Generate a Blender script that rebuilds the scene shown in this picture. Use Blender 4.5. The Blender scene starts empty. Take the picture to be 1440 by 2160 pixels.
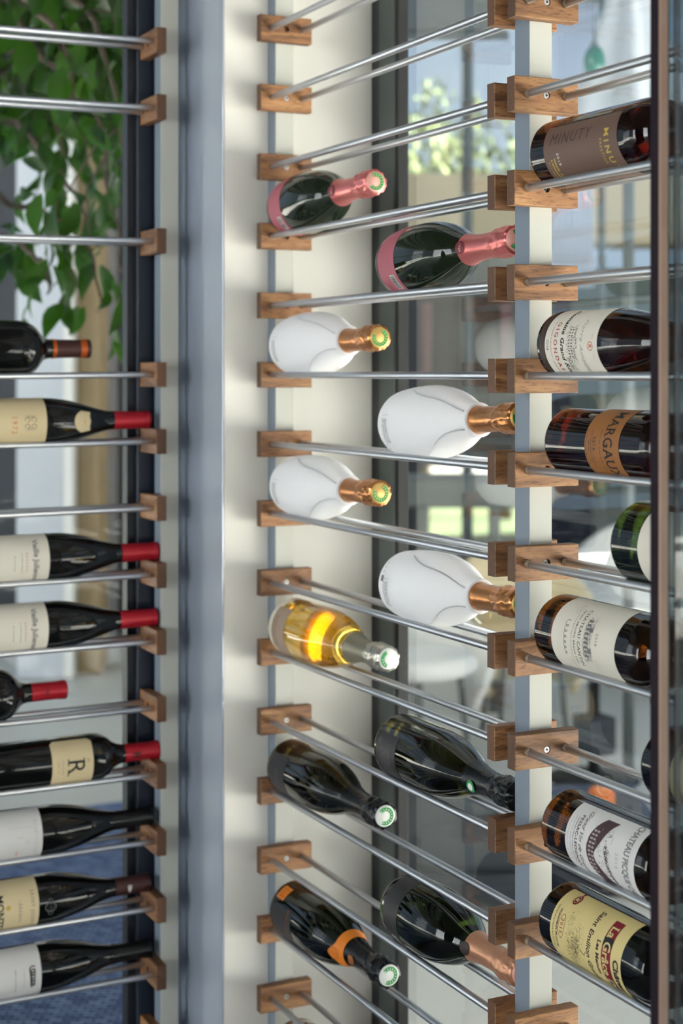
import bpy, bmesh, math, random
from mathutils import Vector, Matrix, noise
random.seed(7)
SC = bpy.context.scene
COL = SC.collection
PI = math.pi
rad = math.radians

# ------------------------------------------------------------------ camera
YAW = rad(26.05)
EYE = 1.5
cam_d = bpy.data.cameras.new('camera')
cam = bpy.data.objects.new('camera', cam_d)
COL.objects.link(cam)
cam.location = (0, 0, EYE)
cam.rotation_euler = (PI / 2, 0, -YAW)
cam_d.sensor_fit = 'VERTICAL'
cam_d.sensor_height = 36.0
cam_d.sensor_width = 24.0
cam_d.lens = 3400 / 2160 * 36.0
cam_d.shift_y = -(1080 - 784) / 2160
cam_d.clip_start = 0.05
cam_d.dof.use_dof = True
cam_d.dof.focus_distance = 1.96
cam_d.dof.aperture_fstop = 4.8
SC.camera = cam

# ------------------------------------------------------------------ sky, sun, exposure
world = bpy.data.worlds.new('sky')
SC.world = world
world.use_nodes = True
bg = world.node_tree.nodes['Background']
bg.inputs[0].default_value = (0.62, 0.80, 1.0, 1)
bg.inputs[1].default_value = 0.50
sun_d = bpy.data.lights.new('sun', 'SUN')
sun_d.energy = 36.0
sun_d.angle = rad(1.5)
sun_d.color = (1.0, 0.96, 0.90)
sun = bpy.data.objects.new('sun', sun_d)
COL.objects.link(sun)
sun.rotation_euler = Vector((-0.62, 0.50, -0.86)).to_track_quat('-Z', 'Y').to_euler()
SC.view_settings.view_transform = 'Standard'
SC.view_settings.look = 'None'
SC.view_settings.exposure = 0.62
SC.view_settings.gamma = 1.0
SC.view_settings.use_curve_mapping = False

# ------------------------------------------------------------------ materials
MATS = {}


def srgb(c):
    return tuple((v / 12.92 if v <= 0.04045 else ((v + 0.055) / 1.055) ** 2.4) for v in c)


def C8(r, g, b):
    return srgb((r / 255, g / 255, b / 255))


def mat(name, col, rough=0.5, metal=0.0, trans=0.0, ior=1.45, coat=0.0, bump=None, vary=None, spec=0.5, alpha=None):
    """principled material; bump = (scale, strength), vary = (scale, amount) fine tonal variation"""
    if name in MATS:
        return MATS[name]
    m = bpy.data.materials.new(name)
    m.use_nodes = True
    nt = m.node_tree
    b = nt.nodes['Principled BSDF']
    b.inputs['Base Color'].default_value = (*col, 1)
    b.inputs['Roughness'].default_value = rough
    b.inputs['Metallic'].default_value = metal
    b.inputs['Transmission Weight'].default_value = trans
    b.inputs['IOR'].default_value = ior
    b.inputs['Coat Weight'].default_value = coat
    b.inputs['Coat Roughness'].default_value = 0.05
    b.inputs['Specular IOR Level'].default_value = spec
    if bump or vary:
        tc = nt.nodes.new('ShaderNodeTexCoord')
    if bump:
        n = nt.nodes.new('ShaderNodeTexNoise')
        n.inputs['Scale'].default_value = bump[0]
        n.inputs['Detail'].default_value = 4
        bp = nt.nodes.new('ShaderNodeBump')
        bp.inputs['Strength'].default_value = bump[1]
        bp.inputs['Distance'].default_value = 0.002
        nt.links.new(tc.outputs['Object'], n.inputs['Vector'])
        nt.links.new(n.outputs['Fac'], bp.inputs['Height'])
        nt.links.new(bp.outputs['Normal'], b.inputs['Normal'])
    if vary:
        n2 = nt.nodes.new('ShaderNodeTexNoise')
        n2.inputs['Scale'].default_value = vary[0]
        n2.inputs['Detail'].default_value = 5
        mx = nt.nodes.new('ShaderNodeMix')
        mx.data_type = 'RGBA'
        mx.blend_type = 'MULTIPLY'
        rp = nt.nodes.new('ShaderNodeValToRGB')
        v = vary[1]
        rp.color_ramp.elements[0].color = (1 - v, 1 - v, 1 - v, 1)
        rp.color_ramp.elements[0].position = 0.3
        rp.color_ramp.elements[1].color = (1, 1, 1, 1)
        rp.color_ramp.elements[1].position = 0.7
        mx.inputs[0].default_value = 1.0
        mx.inputs[6].default_value = (*col, 1)
        nt.links.new(tc.outputs['Object'], n2.inputs['Vector'])
        nt.links.new(n2.outputs['Fac'], rp.inputs['Fac'])
        nt.links.new(rp.outputs['Color'], mx.inputs[7])
        nt.links.new(mx.outputs[2], b.inputs['Base Color'])
    MATS[name] = m
    return m


def random_tint(m, lo, hi, hue=0.0):
    """each object that carries the material gets its own brightness"""
    nt = m.node_tree
    b = nt.nodes['Principled BSDF']
    oi = nt.nodes.new('ShaderNodeObjectInfo')
    mr = nt.nodes.new('ShaderNodeMapRange')
    mr.inputs['To Min'].default_value = lo
    mr.inputs['To Max'].default_value = hi
    hs = nt.nodes.new('ShaderNodeHueSaturation')
    nt.links.new(oi.outputs['Random'], mr.inputs['Value'])
    nt.links.new(mr.outputs['Result'], hs.inputs['Value'])
    if hue:
        mh = nt.nodes.new('ShaderNodeMapRange')
        mh.inputs['To Min'].default_value = 0.5 - hue
        mh.inputs['To Max'].default_value = 0.5 + hue
        nt.links.new(oi.outputs['Random'], mh.inputs['Value'])
        nt.links.new(mh.outputs['Result'], hs.inputs['Hue'])
    src = b.inputs['Base Color']
    if src.is_linked:
        o = src.links[0].from_socket
        nt.links.new(o, hs.inputs['Color'])
    else:
        hs.inputs['Color'].default_value = src.default_value[:]
    nt.links.new(hs.outputs['Color'], src)


def wood_material():
    m = bpy.data.materials.new('walnut')
    m.use_nodes = True
    nt = m.node_tree
    b = nt.nodes['Principled BSDF']
    tc = nt.nodes.new('ShaderNodeTexCoord')
    oi = nt.nodes.new('ShaderNodeObjectInfo')
    off = nt.nodes.new('ShaderNodeVectorMath'); off.operation = 'MULTIPLY_ADD'
    cmb = nt.nodes.new('ShaderNodeCombineXYZ')
    for k in range(3):
        nt.links.new(oi.outputs['Random'], cmb.inputs[k])
    nt.links.new(cmb.outputs[0], off.inputs[0])
    off.inputs[1].default_value = (3.1, 5.7, 9.3)
    nt.links.new(tc.outputs['Object'], off.inputs[2])
    mp = nt.nodes.new('ShaderNodeMapping')
    mp.inputs['Scale'].default_value = (5, 26, 42)
    nt.links.new(off.outputs[0], mp.inputs['Vector'])
    n1 = nt.nodes.new('ShaderNodeTexNoise')
    n1.inputs['Scale'].default_value = 1.3
    n1.inputs['Detail'].default_value = 6
    n1.inputs['Distortion'].default_value = 1.2
    nt.links.new(mp.outputs[0], n1.inputs['Vector'])
    mp2 = nt.nodes.new('ShaderNodeMapping')
    mp2.inputs['Scale'].default_value = (70, 420, 520)
    nt.links.new(off.outputs[0], mp2.inputs['Vector'])
    n2 = nt.nodes.new('ShaderNodeTexNoise')
    n2.inputs['Scale'].default_value = 1.0
    n2.inputs['Detail'].default_value = 3
    nt.links.new(mp2.outputs[0], n2.inputs['Vector'])
    r1 = nt.nodes.new('ShaderNodeValToRGB')
    e = r1.color_ramp.elements
    e[0].position = 0.30; e[0].color = (*C8(114, 76, 46), 1)
    e[1].position = 0.72; e[1].color = (*C8(202, 150, 98), 1)
    k = r1.color_ramp.elements.new(0.5); k.color = (*C8(168, 116, 72), 1)
    nt.links.new(n1.outputs['Fac'], r1.inputs['Fac'])
    r2 = nt.nodes.new('ShaderNodeValToRGB')
    r2.color_ramp.elements[0].position = 0.36; r2.color_ramp.elements[0].color = (0.45, 0.38, 0.33, 1)
    r2.color_ramp.elements[1].position = 0.47; r2.color_ramp.elements[1].color = (1, 1, 1, 1)
    nt.links.new(n2.outputs['Fac'], r2.inputs['Fac'])
    mx = nt.nodes.new('ShaderNodeMix'); mx.data_type = 'RGBA'; mx.blend_type = 'MULTIPLY'
    mx.inputs[0].default_value = 0.75
    nt.links.new(r1.outputs[0], mx.inputs[6]); nt.links.new(r2.outputs[0], mx.inputs[7])
    nt.links.new(mx.outputs[2], b.inputs['Base Color'])
    b.inputs['Roughness'].default_value = 0.55
    bp = nt.nodes.new('ShaderNodeBump'); bp.inputs['Strength'].default_value = 0.25; bp.inputs['Distance'].default_value = 0.0006
    nt.links.new(n2.outputs['Fac'], bp.inputs['Height'])
    nt.links.new(bp.outputs[0], b.inputs['Normal'])
    random_tint(m, 0.62, 0.95)
    MATS['walnut'] = m
    return m


def pane_material(name, tint, fac=1.0, rough=0.0):
    m = bpy.data.materials.new(name)
    m.use_nodes = True
    nt = m.node_tree
    nt.nodes.remove(nt.nodes['Principled BSDF'])
    out = nt.nodes['Material Output']
    tr = nt.nodes.new('ShaderNodeBsdfTransparent'); tr.inputs[0].default_value = (*tint, 1)
    gl = nt.nodes.new('ShaderNodeBsdfGlossy'); gl.inputs['Roughness'].default_value = rough
    gl.inputs[0].default_value = (1, 1, 1, 1)
    fr = nt.nodes.new('ShaderNodeFresnel'); fr.inputs[0].default_value = 1.45
    mu = nt.nodes.new('ShaderNodeMath'); mu.operation = 'MULTIPLY'; mu.inputs[1].default_value = fac
    mx = nt.nodes.new('ShaderNodeMixShader')
    nt.links.new(fr.outputs[0], mu.inputs[0]); nt.links.new(mu.outputs[0], mx.inputs[0])
    nt.links.new(tr.outputs[0], mx.inputs[1]); nt.links.new(gl.outputs[0], mx.inputs[2])
    nt.links.new(mx.outputs[0], out.inputs[0])
    MATS[name] = m
    return m


WOOD = wood_material()
WOOD_END = mat('walnut_end_grain', C8(112, 78, 54), 0.6, vary=(400, 0.35))
random_tint(WOOD_END, 0.75, 1.05)
CREAM = mat('cream_powder_coat', C8(188, 188, 178), 0.45, spec=0.4)
COLUMN = mat('cream_gloss_paint', C8(234, 231, 221), 0.6, coat=0.0, spec=0.3, vary=(1.5, 0.03))
POSTG = mat('blue_grey_anodised', C8(126, 138, 150), 0.45, spec=0.35)
ALU = mat('brushed_aluminium', (0.58, 0.60, 0.63), 0.42, 1.0, bump=(900, 0.03))
ZINC = mat('zinc_screw', (0.55, 0.56, 0.55), 0.45, 0.6)
BLACK = mat('soft_black', (0.008, 0.008, 0.008), 0.6)
NAVY = mat('navy_window_frame', C8(30, 38, 52), 0.4)
SLATE = mat('slate_window_frame', C8(70, 78, 76), 0.45)
SLATE_D = mat('dark_slate_window_frame', C8(38, 42, 42), 0.45)
PANE = pane_material('window_glass', (0.97, 0.985, 0.98), 0.18)
PANE_T = pane_material('tinted_glass', (0.50, 0.57, 0.60), 0.8)


# ------------------------------------------------------------------ mesh helpers
def link(o, parent=None):
    COL.objects.link(o)
    if parent is not None:
        o.parent = parent
    return o


def mesh(name, verts, faces, m, parent=None, smooth=False):
    me = bpy.data.meshes.new(name)
    me.from_pydata([tuple(v) for v in verts], [], faces)
    me.update()
    if m:
        for q in (m if isinstance(m, (list, tuple)) else [m]):
            me.materials.append(q)
    if smooth:
        me.polygons.foreach_set('use_smooth', [True] * len(me.polygons))
    return link(bpy.data.objects.new(name, me), parent)


def from_bm(name, bm, m, parent=None, smooth=False):
    me = bpy.data.meshes.new(name)
    bm.normal_update()
    bm.to_mesh(me)
    bm.free()
    if m:
        me.materials.append(m)
    if smooth:
        me.polygons.foreach_set('use_smooth', [True] * len(me.polygons))
    return link(bpy.data.objects.new(name, me), parent)


def empty(name, loc=(0, 0, 0), label=None, cat=None, group=None, kind=None):
    o = bpy.data.objects.new(name, None)
    o.empty_display_size = 0.05
    o.location = loc
    link(o)
    return tag(o, label, cat, group, kind)


def tag(o, label=None, cat=None, group=None, kind=None):
    if label: o['label'] = label
    if cat: o['category'] = cat
    if group: o['group'] = group
    if kind: o['kind'] = kind
    return o


def box(name, lo, hi, m, parent=None, bevel=0.0, seg=1):
    bm = bmesh.new()
    bmesh.ops.create_cube(bm, size=1)
    for v in bm.verts:
        v.co = Vector([lo[i] + (v.co[i] + 0.5) * (hi[i] - lo[i]) for i in range(3)])
    if bevel:
        bmesh.ops.bevel(bm, geom=bm.edges[:], offset=bevel, segments=seg, affect='EDGES', profile=0.5)
    return from_bm(name, bm, m, parent, smooth=False)


def lathe_data(prof, seg=56, closed=True):
    v, f = [], []
    rows = []
    for r, z in prof:
        if r < 1e-6:
            rows.append([len(v)]); v.append((0, 0, z))
        else:
            rows.append(list(range(len(v), len(v) + seg)))
            for k in range(seg):
                t = 2 * PI * k / seg
                v.append((r * math.cos(t), r * math.sin(t), z))
    for a, b in zip(rows, rows[1:]):
        for k in range(seg):
            k2 = (k + 1) % seg
            if len(a) == 1 and len(b) == 1:
                continue
            if len(a) == 1:
                f.append((a[0], b[k2], b[k]))
            elif len(b) == 1:
                f.append((a[k], a[k2], b[0]))
            else:
                f.append((a[k], a[k2], b[k2], b[k]))
    return v, f


def lathe(name, prof, m, parent=None, seg=56, smooth=True):
    v, f = lathe_data(prof, seg)
    return mesh(name, v, f, m, parent, smooth)


def smooth_prof(pts, n=5):
    """Catmull-Rom through the given (r, z) points"""
    out = []
    P = [pts[0]] + list(pts) + [pts[-1]]
    for i in range(1, len(P) - 2):
        p0, p1, p2, p3 = P[i - 1], P[i], P[i + 1], P[i + 2]
        for k in range(n):
            t = k / n
            q = []
            for d in (0, 1):
                q.append(0.5 * (2 * p1[d] + (p2[d] - p0[d]) * t + (2 * p0[d] - 5 * p1[d] + 4 * p2[d] - p3[d]) * t * t
                                + (3 * p1[d] - p0[d] - 3 * p2[d] + p3[d]) * t ** 3))
            out.append((max(q[0], 0), q[1]))
    out.append(pts[-1])
    return out


def tube(name, pts, r, m, parent=None, seg=8, taper=1.0):
    v, f = [], []
    n = len(pts)
    pts = [Vector(p) for p in pts]
    for i, p in enumerate(pts):
        d = (pts[min(i + 1, n - 1)] - pts[max(i - 1, 0)]).normalized()
        u = d.orthogonal().normalized() if i == 0 else (u - d * u.dot(d)).normalized()
        w = d.cross(u)
        rr = r * (1 + (taper - 1) * i / max(1, n - 1))
        for k in range(seg):
            t = 2 * PI * k / seg
            v.append(p + (u * math.cos(t) + w * math.sin(t)) * rr)
    for i in range(n - 1):
        for k in range(seg):
            k2 = (k + 1) % seg
            f.append((i * seg + k, i * seg + k2, (i + 1) * seg + k2, (i + 1) * seg + k))
    f.append(tuple(range(seg - 1, -1, -1)))
    f.append(tuple(range((n - 1) * seg, n * seg)))
    return mesh(name, v, f, m, parent, smooth=True)


def share(src, name, parent=None, loc=None, rot=None):
    o = bpy.data.objects.new(name, src.data)
    link(o, parent)
    if loc is not None: o.location = loc
    if rot is not None: o.rotation_euler = rot
    return o


# ground position of a thing standing `side` metres right of the line of sight and `depth` metres away
def spot(side, depth):
    return (side * math.cos(YAW) + depth * math.sin(YAW), -side * math.sin(YAW) + depth * math.cos(YAW))



# ------------------------------------------------------------------ the setting
def structure(o):
    o['kind'] = 'structure'
    return o


def slab(name, pts, z0, z1, m):
    n = len(pts)
    v = [(x, y, z0) for x, y in pts] + [(x, y, z1) for x, y in pts]
    f = [tuple(range(n - 1, -1, -1)), tuple(range(n, 2 * n))] + [(i, (i + 1) % n, n + (i + 1) % n, n + i) for i in range(n)]
    return mesh(name, v, f, m)


PLASTER = mat('white_plaster', C8(226, 224, 216), 0.8, vary=(2, 0.04))
PLASTER_G = mat('grey_plaster', C8(58, 68, 82), 0.8, vary=(2, 0.06))
CEIL = mat('ceiling_paint', C8(58, 57, 56), 0.85)
ROOMFLOOR = mat('grey_stone_floor', C8(78, 82, 90), 0.55, vary=(3, 0.25))
PAVE = mat('pale_paving', C8(230, 230, 226), 0.75, vary=(0.8, 0.10), bump=(60, 0.2))
LOUNGE = mat('lounge_floor', C8(206, 204, 196), 0.5, vary=(1.2, 0.10))
PAVE_SHADED = mat('shaded_paving', C8(84, 90, 92), 0.85, vary=(1.0, 0.15))  # grey colour paints the shade lying on the far terrace
LAWN = mat('lawn_green', C8(74, 88, 54), 0.9, vary=(6, 0.35), bump=(80, 0.6))

structure(box('floor', (-4.2, -4.2, -0.1), (1.30, 2.70, 0.0), ROOMFLOOR))
structure(slab('floor_lounge', [(-6, 2.70), (1.30, 2.70), (6.1, 14), (-6, 14)], -0.1, -0.004, LOUNGE))
structure(box('ceiling', (-4.2, -4.2, 3.0), (4.6, 2.75, 3.2), CEIL))  # unseen overhang past the window stretched to shade rack and near terrace
structure(slab('ceiling_lounge', [(-6, 2.75), (1.30, 2.75), (2.43, 5.5), (-6, 5.5)], 3.0, 3.2, mat('dark_ceiling', C8(52, 56, 50), 0.9)))
structure(slab('terrace_back', [(-8, -14), (1.30, -14), (1.30, -4.2), (-8, -4.2)], -0.12, -0.02, PAVE))
structure(slab('terrace', [(1.30, -14), (26, -14), (26, -0.9), (3.95, 9.0), (1.30, 2.70)], -0.12, -0.02, PAVE))
structure(slab('terrace_shaded_paving', [(3.95, 9.0), (26, -0.9), (26, 4.0), (6.1, 14.0)], -0.12, -0.025, PAVE_SHADED))
structure(slab('lawn', [(5.7, 13.2), (26, 3.3), (30, 14), (12, 26), (3, 22)], -0.12, -0.015, LAWN))

structure(box('ceiling_added_sunshade', (5.0, -1.2, 7.0), (18.0, 8.8, 7.12), CEIL))  # unseen slab added to keep direct sun off the visible terrace

structure(slab('terrace_bounce', [(-14, -14), (-8, -14), (-8, -4.2), (-4.2, -4.2), (-4.2, 12), (-14, 12)], -0.12, -0.03, PAVE))  # unseen paving added to bounce sun towards the left opening
structure(box('wall_bounce', (-9.2, -9.0, -0.03), (-8.8, 5.0, 6.0), mat('bounce_wall_white', C8(222, 228, 236), 0.85)))  # unseen wall added to throw sunlight in through the left opening

for i, (x, y) in enumerate(((5.2, -1.0), (17.8, -1.0), (17.8, 8.6), (12.0, 8.6))):  # posts under the added sunshade slab
    structure(box('sunshade_post_%d' % (i + 1), (x - .06, y - .06, -0.02), (x + .06, y + .06, 7.0), SLATE))

# back wall and left wall of the room, each with tall window openings
for i, (x0, x1) in enumerate(((-4.2, -2.2), (-1.4, -0.7))):
    structure(box('wall_back' if i == 0 else 'wall_back.%03d' % i, (x0, -4.2, 0), (x1, -4.05, 3.0), PLASTER_G))
for i, (y0, y1) in enumerate(((-4.05, -1.4), (0.5, 2.70))):
    structure(box('wall_left' if i == 0 else 'wall_left.%03d' % i, (-4.2, y0, 0), (-4.05, y1, 3.0), PLASTER_G))

# glossy column in the corner between the two window walls
wcol = structure(box('wall_column', (0.988, 2.4585, 0), (1.261, 2.80, 3.0), COLUMN, bevel=0.0015, seg=2))
box('gloss_panel', (0.985, 2.4590, 0.01), (0.9878, 2.735, 2.99), mat('gloss_panel_pale', C8(176, 186, 200), 0.07, coat=1.0, spec=0.8), wcol, bevel=0.0006)

# right-hand window wall: stepped frame beside the column, then the pane towards the camera
win2 = box('window_2', (1.262, -4.0, 0.02), (1.270, 2.352, 2.99), PANE)
structure(win2)
fr = [('frame_back', (1.258, 2.415, 0), (1.274, 2.458, 3.0), SLATE_D), ('frame_face', (1.250, 2.360, 0), (1.274, 2.415, 3.0), SLATE),
      ('gasket', (1.2515, 2.350, 0), (1.273, 2.360, 3.0), BLACK), ('frame_sill', (1.245, -4.0, 0.0), (1.274, 2.36, 0.05), SLATE_D)]
for n, lo, hi, m in fr:
    box(n, lo, hi, m, win2, bevel=0.002)
# left-hand window behind the other rack
win1 = box('window_1', (-3.6, 2.688, 0.02), (0.896, 2.696, 2.99), PANE)
structure(win1)
box('frame_face', (0.907, 2.660, 0), (0.948, 2.699, 3.0), NAVY, win1, bevel=0.002)
box('frame_bounce_strip', (0.948, 2.668, 0), (0.9845, 2.735, 3.0), mat('pale_bounce_strip', C8(178, 190, 204), 0.35), win1, bevel=0.001)  # pale strip added to bounce light onto the column side
box('frame_step', (0.893, 2.672, 0), (0.907, 2.699, 3.0), mat('navy_inner_step', C8(20, 24, 32), 0.5), win1, bevel=0.001)
box('frame_sill', (-3.6, 2.66, 0.0), (0.893, 2.735, 0.05), NAVY, win1, bevel=0.002)

# ------------------------------------------------------------------ wine racks
PITCH = 0.113
Z0 = EYE - 0.005


def level(k):
    return Z0 + PITCH * k


BL, BT, BH = 0.091, 0.018, 0.042          # block length, thickness, height


def block_mesh(name, hole=True):
    """wood block, face with the counterbored hole towards -Y, length along X, origin at its centre"""
    bm = bmesh.new()
    hx, hy, hz, c = BL / 2, BT / 2, BH / 2, 0.0008
    def ring(x, z, y):
        return [bm.verts.new((sx * x, y, sz * z)) for sx, sz in ((-1, -1), (1, -1), (1, 1), (-1, 1))]
    fr_ = ring(hx - c, hz - c, -hy)
    s1 = ring(hx, hz, -hy + c)
    s2 = ring(hx, hz, hy - c)
    bk = ring(hx - c, hz - c, hy)
    for a, b in ((fr_, s1), (s1, s2), (s2, bk)):
        for k in range(4):
            bm.faces.new((a[k], a[(k + 1) % 4], b[(k + 1) % 4], b[k]))
    bm.faces.new(bk[::-1] if False else bk)
    r = 0.0046
    N = 20
    h1 = [bm.verts.new((r * math.cos(2 * PI * k / N), -hy, r * math.sin(2 * PI * k / N))) for k in range(N)]
    h2 = [bm.verts.new((r * math.cos(2 * PI * k / N), -hy + 0.008, r * math.sin(2 * PI * k / N))) for k in range(N)]
    for k in range(N):
        bm.faces.new((h1[k], h1[(k + 1) % N], h2[(k + 1) % N], h2[k]))
    bm.faces.new(h2)
    edges = []
    for a in (fr_, h1):
        for k in range(len(a)):
            edges.append(bm.edges.get((a[k], a[(k + 1) % len(a)])))
    bmesh.ops.triangle_fill(bm, edges=edges, use_beauty=True)
    bmesh.ops.recalc_face_normals(bm, faces=bm.faces[:])
    me = bpy.data.meshes.new(name)
    bm.to_mesh(me)
    bm.free()
    me.materials.append(WOOD)
    me.materials.append(WOOD_END)
    for p in me.polygons:
        if abs(p.normal.x) > .9: p.material_index = 1
    return me


def screw_mesh():
    bm = bmesh.new()
    prof = [(0.0, 0.0), (0.0038, 0.0), (0.0041, 0.0006), (0.0036, 0.0011), (0.0, 0.0013)]
    v, f = lathe_data(prof, 20)
    n = len(v)
    v = [(x, -z, y) for x, y, z in v]
    # cross recess: two dark bars just proud of the dome
    me = bpy.data.meshes.new('screw')
    def bar(w, h, y):
        k = len(v)
        for sx, sz in ((-1, -1), (1, -1), (1, 1), (-1, 1)):
            v.append((sx * w, y, sz * h))
        f.append((k, k + 1, k + 2, k + 3))
    bar(0.0021, 0.0006, -0.00135); bar(0.0006, 0.0021, -0.00140)
    me.from_pydata(v, [], f)
    me.materials.append(ZINC); me.materials.append(BLACK)
    for p in me.polygons[-2:]:
        p.material_index = 1
    return me


BLOCK_ME = block_mesh('rod_block')
SCREW_ME = screw_mesh()


def add_block(parent, x, y, z, rotz=0.0, screw=True, depth=0.004, tilt=0.0):
    o = bpy.data.objects.new('rod_block', BLOCK_ME)
    link(o, parent)
    o.location = (x, y, z)
    o.rotation_euler = (0, tilt, rotz)
    if screw:
        s = bpy.data.objects.new('screw', SCREW_ME)
        link(s, o)
        s.location = (0, -BT / 2 + depth, 0)
        s.rotation_euler = (0, random.uniform(0, 1.5), 0)
    return o


def rod_mesh(L, axis):
    v, f = lathe_data([(0, 0), (0.0045, 0), (0.0050, 0.0005), (0.0050, L - 0.0005), (0.0045, L), (0, L)], 20)
    if axis == 'y':
        v = [(x, z, -y) for x, y, z in v]
    else:
        v = [(z, x, y) for x, y, z in v]
    me = bpy.data.meshes.new('rod')
    me.from_pydata(v, [], f)
    me.polygons.foreach_set('use_smooth', [len(p.vertices) == 4 and abs(p.normal[1 if axis == 'y' else 0]) < .1 for p in me.polygons])
    me.materials.append(ALU)
    return me


XF, XB = 1.051, 1.105            # front and back rod of the rack along the right window
XC = 1.078
YR = 1.641                       # face of the blocks on the near upright
YL = 2.4075                      # face of the blocks on the column upright

rackA = empty('wine_rack', (XC, YR, 0), 'wall-mounted wine rack of wood blocks and aluminium rods along right window', 'wine rack')


def prt(o, root):
    o.parent = root
    o.matrix_parent_inverse = Matrix.Translation(-Vector(root.location))
    return o


def upright(x0, x1, y0, y1, root):
    o = prt(box('upright', (x0, y0 + 0.0016, 0.0), (x1, y1, 2.99), POSTG, bevel=0.0008), root)
    c = box('front_cover', (x0, y0, 0.0), (x1, y0 + 0.0015, 2.99), CREAM, bevel=0.0004)
    c.parent = o
    c.matrix_parent_inverse = Matrix.Translation(-Vector(root.location)).inverted() @ Matrix.Translation(-Vector(root.location))
    return o


upright(1.0653, 1.0973, 1.659, 1.693, rackA)
upright(1.0653, 1.0973, 2.4255, 2.4580, rackA)
upright(1.0653, 1.0973, 0.890, 0.924, rackA)
rodme_c = rod_mesh(YL - 1.711 + 0.016, 'y')
rodme_r = rod_mesh(YR - 0.942 + 0.016, 'y')
ROD_REFL = mat('rod_reflection_brown', C8(150, 132, 112), 0.6)  # brown sleeve colour paints the block's reflection and shade on the rod
fv, ff = lathe_data([(0.0049, 0.0), (0.0053, 0.0003), (0.0053, 0.0068), (0.0049, 0.0071)], 20)
rod_refl_me = bpy.data.meshes.new('rod_reflection')
rod_refl_me.from_pydata([(x, -z, y) for x, y, z in fv], [], ff); rod_refl_me.materials.append(ROD_REFL)
rod_refl_me.polygons.foreach_set('use_smooth', [True] * len(rod_refl_me.polygons))
SCREWS_L = {4, 3, -5, -7, -9, -3}
for k in range(7, -12, -1):
    z = level(k)
    prt(add_block(rackA, XC - 0.001, YL + BT / 2, z, 0, k not in (5, 2, 0, -1, 1), 0.001 if k in SCREWS_L else 0.006), rackA)
    prt(add_block(rackA, XC + 0.0045 + random.uniform(-.0008, .0008), 1.693 + BT / 2, z, PI, False, tilt=random.uniform(-.006, .006)), rackA)
    prt(add_block(rackA, XC + 0.0005 + random.uniform(-.0006, .0006), YR + BT / 2, z, 0, k in (4, 3, 2, -2, -4, -7, 1), 0.002 if k in (4, 3, -4) else 0.006, tilt=random.uniform(-.004, .004)), rackA)
    prt(add_block(rackA, XC + 0.0005, 0.924 + BT / 2, z, PI, False), rackA)
    for x in (XF, XB):
        r = bpy.data.objects.new('rod', rodme_c); link(r); r.location = (x, 1.711 - 0.008, z); prt(r, rackA)
        r = bpy.data.objects.new('rod', rodme_r); link(r); r.location = (x, 0.942 - 0.008, z); prt(r, rackA)
        e = bpy.data.objects.new('rod_reflection', rod_refl_me); link(e, r); e.location = (0, YR - 0.942 + 0.008, 0)

# rack along the left window
LX = 0.9305                      # side of the upright that carries the blocks
LYC = 2.621                      # middle of upright
LF, LB = LYC - 0.027, LYC + 0.027
rackB = empty('wine_rack', (LX, LYC, 0), 'wall-mounted wine rack with pale rods in front of left window', 'wine rack')
upright(LX, LX + 0.032, LYC - 0.016, LYC + 0.016, rackB)
LTILT = 0.0085                   # the rods climb slightly towards the upright
LL = 1.35
rodme_l = rod_mesh(LL, 'x')
for k in (7, 6, 5, 4, 2, 0, -1, -2, -3, -4, -5, -6, -7, -8, -9, -10):
    z = level(k)
    prt(add_block(rackB, LX - BT / 2, LYC, z, -PI / 2, False), rackB)
    for y in (LF, LB):
        r = bpy.data.objects.new('rod', rodme_l); link(r)
        r.location = (LX - BT + 0.008 - LL * math.cos(LTILT), y, z - LL * math.sin(LTILT)); r.rotation_euler = (0, -LTILT, 0)
        prt(r, rackB)

# glass door edge close to the camera on the right
door = box('door_1', (0.8885, -0.9, 0.05), (0.8945, 1.158, 2.90), PANE_T)
structure(door)
BRONZE = mat('bronze_edge', C8(168, 136, 118), 0.4, 0.2)
BRONZE_D = mat('dark_bronze_edge', C8(34, 26, 34), 0.7, spec=0.15)
box('edge_seal', (0.8800, 1.1606, 0.03), (0.8900, 1.1732, 2.92), BRONZE_D, door, bevel=0.0006)
box('edge_profile', (0.8800, 1.1582, 0.03), (0.8905, 1.1605, 2.92), BRONZE, door, bevel=0.0004)

# ------------------------------------------------------------------ bottles
def glass(name, col, rough=0.02):
    return mat(name, col, rough, trans=1.0, ior=1.48)


G_RED = glass('glass_red_wine', (0.012, 0.0008, 0.0004))
G_AMBER = glass('glass_amber_red', (0.012, 0.0035, 0.0003))
G_GREEN = glass('glass_dark_green', (0.004, 0.008, 0.001))
G_OLIVE = glass('glass_olive', (0.012, 0.0105, 0.0012))
G_BLACK = mat('glass_black', (0.003, 0.0034, 0.003), 0.03, ior=1.5, spec=0.42)
G_BLACKG = mat('glass_black_green', (0.010, 0.016, 0.007), 0.03, ior=1.5, spec=0.45)
G_CLEAR = glass('glass_clear', (0.97, 0.96, 0.90))
WINE_Y = mat('white_wine', C8(248, 208, 94), 0.03, trans=0.9, ior=1.33)
WINE_P = mat('rose_wine', C8(240, 196, 160), 0.03, trans=0.9, ior=1.33)
PAPER = mat('label_paper', C8(226, 220, 204), 0.65, bump=(600, 0.05))
PAPER_W = mat('label_paper_white', C8(222, 220, 216), 0.65)
PAPER_C = mat('label_paper_cream', C8(216, 198, 156), 0.6)
PAPER_Y = mat('label_paper_yellow', C8(224, 204, 140), 0.6, vary=(40, 0.05))
PAPER_T = mat('label_paper_tan', C8(156, 102, 52), 0.6)
PAPER_B = mat('label_paper_brown', C8(108, 84, 72), 0.6)
PAPER_PK = mat('label_paper_pink', C8(180, 98, 110), 0.6, bump=(500, 0.06))
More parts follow.
